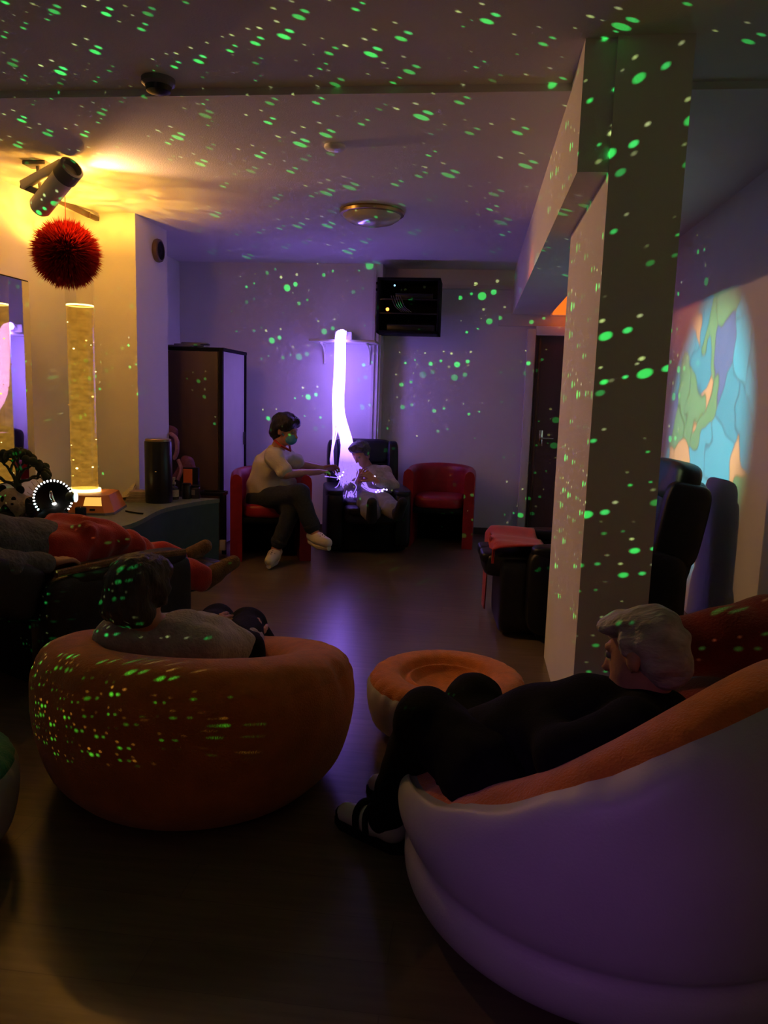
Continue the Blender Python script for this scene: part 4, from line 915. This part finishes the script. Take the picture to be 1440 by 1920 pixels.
# ------------------------------------------------------------------ things on the counter
# LED disc lamp
dc = at(100, 934, Y=4.35); nf = unit([.42,-.9,.05]); R = frame(nf, (0,0,1)); rd = .108
t = thing('led_disc_lamp', (dc[0], dc[1], CZ), 'black round disc lamp rimmed with white LEDs on the counter', 'lamp')
G().lathe([(0,-.02),(rd,-.02),(rd+.006,-.012),(rd+.006,.012),(rd-.012,.016),(rd-.02,.008),(0,.0)], dc, R, n=48).build('disc', 'black_plastic', t)
for k in range(26):
    a = math.radians(-128+k*(256/25.))
    p = dc+R @ np.array([math.cos(a)*(rd-.002), math.sin(a)*(rd-.002), .012])
    G().ell(p, (.0085,.0055,.005), R @ rotz(a), nu=10, nv=6).build('led', 'led_cyan' if a > 1.7 and k > 22 else 'led', t)
for k in range(7):  # thin brass-coloured arcs standing out along part of the rim
    a = math.radians(28+k*13)
    P = [dc+R @ np.array([math.cos(a)*(rd+x), math.sin(a)*(rd+x)+.0, -.01-.1*x]) for x in (.0,.02,.04)]
    P[-1] = P[-1]+np.array([0,0,.012]); G().tube(spline(P, 8), .0016, 5).build('rim_arc', 'lamp_rim', t)
g = G()
pts = [(-.025,.035),(-.012,.03),(.0,.0),(.012,-.03)]
G().tube(spline([dc+R @ np.array([.045,.012,.012]), dc+R @ np.array([.01,.008,.02]), dc+R @ np.array([-.03,-.005,.014])], 12), [.006]+[.011]*10+[.008], 8).build('reflector', 'chrome', t)
G().ell(dc+R @ np.array([-.032,-.006,.018]), (.013,.012,.009)).build('centre_light', 'led', t)
c2 = at(138, 932, Y=4.30)
G().lathe([(0,0),(.026,0),(.03,.02),(.024,.05),(0,.052)], c2-np.array([.035,0,0]), frame((1,-.15,0), (0,0,1))).build('projector_nozzle', 'teal', t)
G().ell(c2+np.array([.012,0,0]), (.012,.022,.03)).build('nozzle_lens', 'led_cyan', t)
bz = dc[2]-rd
G().lathe([(0,.085),(.05,.078),(.09,.04),(.10,0),(0,0)], (dc[0], dc[1], bz-.03), n=32).build('foot', 'black_matt', t)
G().lathe([(0,0),(.10,0),(.112,.02),(.115,bz-.03-CZ),(.105,bz-.03-CZ)], (dc[0], dc[1], CZ+.001), n=36).build('bowl', 'black_plastic', t)
# black pillar candle
p = at(152, 985, Z=CZ); t = thing('pillar_candle', p, 'black pillar candle beside the orange tube base', 'candle')
G().lathe([(0,0),(.031,0),(.032,.004),(.032,.108),(.029,.112),(.012,.108),(0,.106)], p).build('wax', 'black_matt', t)
G().tube([p+np.array([0,0,.106]), p+np.array([0,0,.122])], .002, 5).build('wick', 'paper', t)
# books / magazines in a leaning stack
for k in range(6):
    p = at(258, 944, Z=CZ); z = CZ+.001+k*.0135; ro = .25+.10*math.sin(2.3*k)
    o = thing('book', (p[0]-.03+.004*k, p[1]+.12, z), ['lowest book of the flat stack on the counter', 'second book from the bottom of the flat stack', 'third book from the bottom of the flat stack', 'third book from the top of the flat stack', 'second book from the top of the flat stack', 'topmost book of the flat stack on the counter'][k], 'book', 'books stacked on the counter')
    b = np.array([p[0]-.03+.004*k, p[1]+.12, z]); Rk = rotz(ro); s_ = 1-.03*k
    G().box(b+np.array([0,0,.0062]), (.20*s_,.15*s_,.009), Rk).build('pages', 'paper', o, smooth=False)
    for dz in (.0009, .0116): G().box(b+np.array([0,0,dz]), (.206*s_,.156*s_,.0016), Rk).build('cover', 'book', o, smooth=False)
# open fanned booklet in front
p = at(232, 938, Z=CZ); t = thing('fanned_booklet', p, 'fanned-out pale booklet between the tube base and the books', 'booklet')
for k in range(7):
    G().box(p+np.array([.01, .06, .012+.009*k]), (.13,.10,.004), rotz(.2) @ rotx(.12*k-.2) @ roty(-.12*k), bev=.001).build('page', 'paper', t)
# black speaker tower
p = at(293, 943, Z=CZ)+np.array([0,.05,0]); t = thing('speaker_tower', p, 'tall black cylinder speaker with a wooden top on the counter', 'speaker')
G().lathe([(0,0),(.098,0),(.1,.006),(.1,.455),(.097,.46),(0,.46)], p, n=36).build('body', 'black_plastic', t)
G().lathe([(0,.461),(.094,.461),(.094,.474),(.09,.478),(0,.478)], p, n=36).build('top_plate', 'lamp_rim', t, label='pale wooden top plate')
G().ell(p+np.array([.02,-.1,.24]), (.008,.004,.004)).build('badge', 'chrome', t)
# doll leaning behind the speaker
p = at(325, 925, Z=CZ)+np.array([.03,.24,0]); q0 = at(322, 835, Y=p[1])
t = soft_obj('cloth_doll', [cap(p+np.array([0,0,.08]), p+np.array([.0,0,.24]), .075, .06), el(at(322,830,Y=p[1]), (.06,.055,.065)), cap(p+np.array([.03,-.03,.22]), p+np.array([.10,-.05,.10]), .028,.022), cap(p+np.array([-.03,-.03,.22]), p+np.array([-.09,-.05,.12]), .028,.022)], 'purple_cloth', None, p, .009, .025, .008, 45, 31)
tag(t, 'plum cloth doll with a pink scarf behind the speaker tower', 'doll')
soft_obj('hat', [cap(at(298,806,Y=p[1]), at(322,810,Y=p[1]), .045, .05)], 'purple_cloth', t, None, .008, .02, .006, 50, 32)
G().tube(spline([at(318,812,Y=p[1]-.06), at(330,822,Y=p[1]-.075), at(332,845,Y=p[1]-.08), at(326,862,Y=p[1]-.08)], 14), [.008]+[.018]*12+[.008], 8).build('scarf', 'pink_cloth', t)
G().tube(spline([at(334,862,Y=p[1]-.07), at(340,880,Y=p[1]-.09), at(334,900,Y=p[1]-.09)], 10), .016, 8).build('ribbon', 'pink_cloth', t)
# orange and black carton
p = at(343, 925, Z=CZ)+np.array([.0,.16,0]); t = thing('carton', p, 'small orange and black carton behind the spray bottle', 'box')
G().box(p+np.array([0,0,.10]), (.15,.06,.20), rotz(.1), bev=.003).build('body', 'black_matt', t)
G().box(p+np.array([-.005,-.034,.125]), (.075,.004,.13), rotz(.1)).build('orange_panel', 'rust', t, smooth=False)
G().box(p+np.array([-.065,-.034,.14]), (.03,.004,.09), rotz(.1)).build('side_panel', 'rust', t, smooth=False)
# spray bottle
p = at(326, 936, Z=CZ); t = thing('spray_bottle', p, 'small dark spray bottle with a cream label and pale pump', 'bottle')
G().lathe([(0,0),(.036,0),(.038,.006),(.038,.085),(.03,.10),(.013,.108),(.013,.118)], p).build('bottle_body', 'jar', t)
G().lathe([(.0386,.022),(.0388,.024),(.0388,.074),(.0386,.076)], p).build('label', 'label', t)
G().lathe([(0,.118),(.016,.118),(.016,.135),(.007,.137),(.007,.15),(.013,.152),(.013,.172),(0,.174)], p).build('pump', 'label', t)
G().tube([p+np.array([0,0,.163]), p+np.array([-.022,-.012,.163])], .005, 8).build('nozzle', 'label', t)
for (x, y, r, h_, lb, m) in ((350, 935, .034, .125, 'plain black jar right of the spray bottle', 'black_plastic'), (366, 934, .038, .105, 'smoked glass jar with a pale label at the counter end', 'jar')):
    p = at(x, y, Z=CZ); t = thing('jar', p, lb, 'jar')
    G().lathe([(0,0),(r,0),(r+.002,.005),(r+.002,h_*.78),(r-.004,h_*.84),(r-.004,h_*.86)], p).build('jar_body', m, t)
    G().lathe([(0,h_*.86),(r,h_*.86),(r,h_-.002),(0,h_)], p).build('lid', 'black_plastic', t)
    if m == 'jar': G().box(p+np.array([-.004,-r-.003,.05]), (.034,.003,.04)).build('label', 'grey_plastic', t, smooth=False)
p = at(392, 931, Z=CZ)+np.array([0,.10,0]); t = thing('tray', p, 'low dark tray at the far end of the counter', 'tray')
G().box(p+np.array([0,0,.006]), (.20,.13,.01), bev=.003).build('tray_floor', 'black_plastic', t)
for (dx, dy, w_, l_) in ((0,-.065,.20,.008),(0,.065,.20,.008),(-.1,0,.008,.13),(.1,0,.008,.13)): G().box(p+np.array([dx,dy,.017]), (w_,l_,.03), bev=.002).build('tray_rim', 'black_plastic', t)
# panda
p = at(18, 985, Z=CZ)+np.array([0,.16,0]); c = np.array(p)
hd = at(22, 945-8, Y=c[1]); 
t = soft_obj('plush_panda', [el(c+np.array([0,0,.075]), (.085,.075,.09)), el(hd, (.085,.075,.075)), cap(hd+np.array([.02,-.04,-.015]), hd+np.array([.055,-.06,-.02]), .035)], 'toy_white', None, p, .008, .02)
tag(t, 'plush panda sitting on the counter left of the disc lamp', 'soft toy')
for sx in (-1, 1):
    soft_obj('ear', [el(hd+np.array([sx*.06,.0,.065]), (.028,.018,.028))], 'toy_black', t, None, .007, .01)
    soft_obj('eye_patch', [el(hd+np.array([.02+sx*.035,-.066,.01]), (.016,.012,.022))], 'toy_black', t, None, .005, .01)
    soft_obj('arm', [cap(c+np.array([sx*.06,-.03,.13]), c+np.array([sx*.09,-.08,.06]), .03, .028)], 'toy_black', t, None, .008, .01)
    soft_obj('foot', [cap(c+np.array([sx*.05,-.05,.035]), c+np.array([sx*.07,-.12,.035]), .034, .034)], 'toy_black', t, None, .008, .01)
G().ell(hd+np.array([.06,-.092,-.012]), (.010,.007,.007)).build('nose', 'toy_black', t)
# dark green openwork tree ornament
p = at(32, 905, Y=4.5); p[2] = CZ; t = thing('tree_ornament', p, 'dark green openwork tree ornament in front of the mirror', 'ornament')
rs = np.random.RandomState(12)
G().lathe([(0,0),(.10,0),(.10,.015),(.03,.03),(0,.03)], p).build('foot', 'coral', t)
G().tube(spline([p+np.array([0,0,.02]), p+np.array([.01,0,.15]), p+np.array([0,0,.28])], 8), [.03,.028,.026,.025,.024,.024,.023,.022], 8).build('trunk', 'coral', t)
def branch(a, d, l_, r, dep):
    b = a+unit(d)*l_; G().tube(spline([a, mid(a, b)+np.array([0,0,.01]), b], 5), np.linspace(r, r*.72, 5), 6).build('branch', 'coral', t)
    if dep == 0:
        G().ell(b, (.026+.012*rs.rand(),.012,.022+.01*rs.rand()), roty(rs.rand()*3), nu=12, nv=7).build('leaf', 'coral', t); return
    for k in (-1, 1): branch(b, unit(d)+np.array([k*(.55+.3*rs.rand()), .15*rs.normal(), .12*rs.normal()]), l_*.72, r*.72, dep-1)
for an in (-1.15, -.5, .05, .6, 1.2): branch(p+np.array([0,0,.20+.05*rs.rand()]), np.array([math.sin(an), .1*rs.normal(), math.cos(an)]), .085, .013, 3)
# small bits at the left end of the counter
p = at(55, 985, Z=CZ)+np.array([0,.12,0]); t = thing('wooden_block', p, 'small pale wooden block between panda and disc lamp', 'block')
G().box(p+np.array([0,0,.055]), (.05,.05,.105), rotz(.4), bev=.006).build('upper_block', 'beige_cloth', t)
G().box(p+np.array([.02,-.06,.018]), (.10,.05,.034), rotz(.6), bev=.006).build('lower_block', 'beige_cloth', t)
p = at(8, 905, Y=4.75); p[2] = CZ; t = thing('pump_bottle', p, 'dark bottle with a pale cap above the panda', 'bottle')
G().lathe([(0,0),(.034,0),(.036,.01),(.036,.22),(.014,.25),(.014,.27)], p).build('bottle_body', 'jar', t)
G().lathe([(0,.27),(.018,.27),(.018,.33),(0,.334)], p).build('cap', 'label', t)
# beige cushion tucked by the lying person
p = at(122, 1014, Y=4.02); o = G().pillow(p, (.24,.12,.06), rotz(.9), .6).build('small_cushion', 'beige_cloth', base=p-np.array([0,0,.03])); tag(o, 'small flat beige cushion between the red trousers and the counter', 'cushion')
# socket box at the counter end
p = at(418, 1022, Y=6.3); t = thing('power_socket', p, 'small pale socket box on a dark post at the counter end', 'socket')
G().box(p, (.05,.03,.09), bev=.004).build('socket_body', 'white', t)
G().box(p+np.array([0,.03,.12]), (.035,.03,.68), bev=.004).build('post', 'black_matt', t)
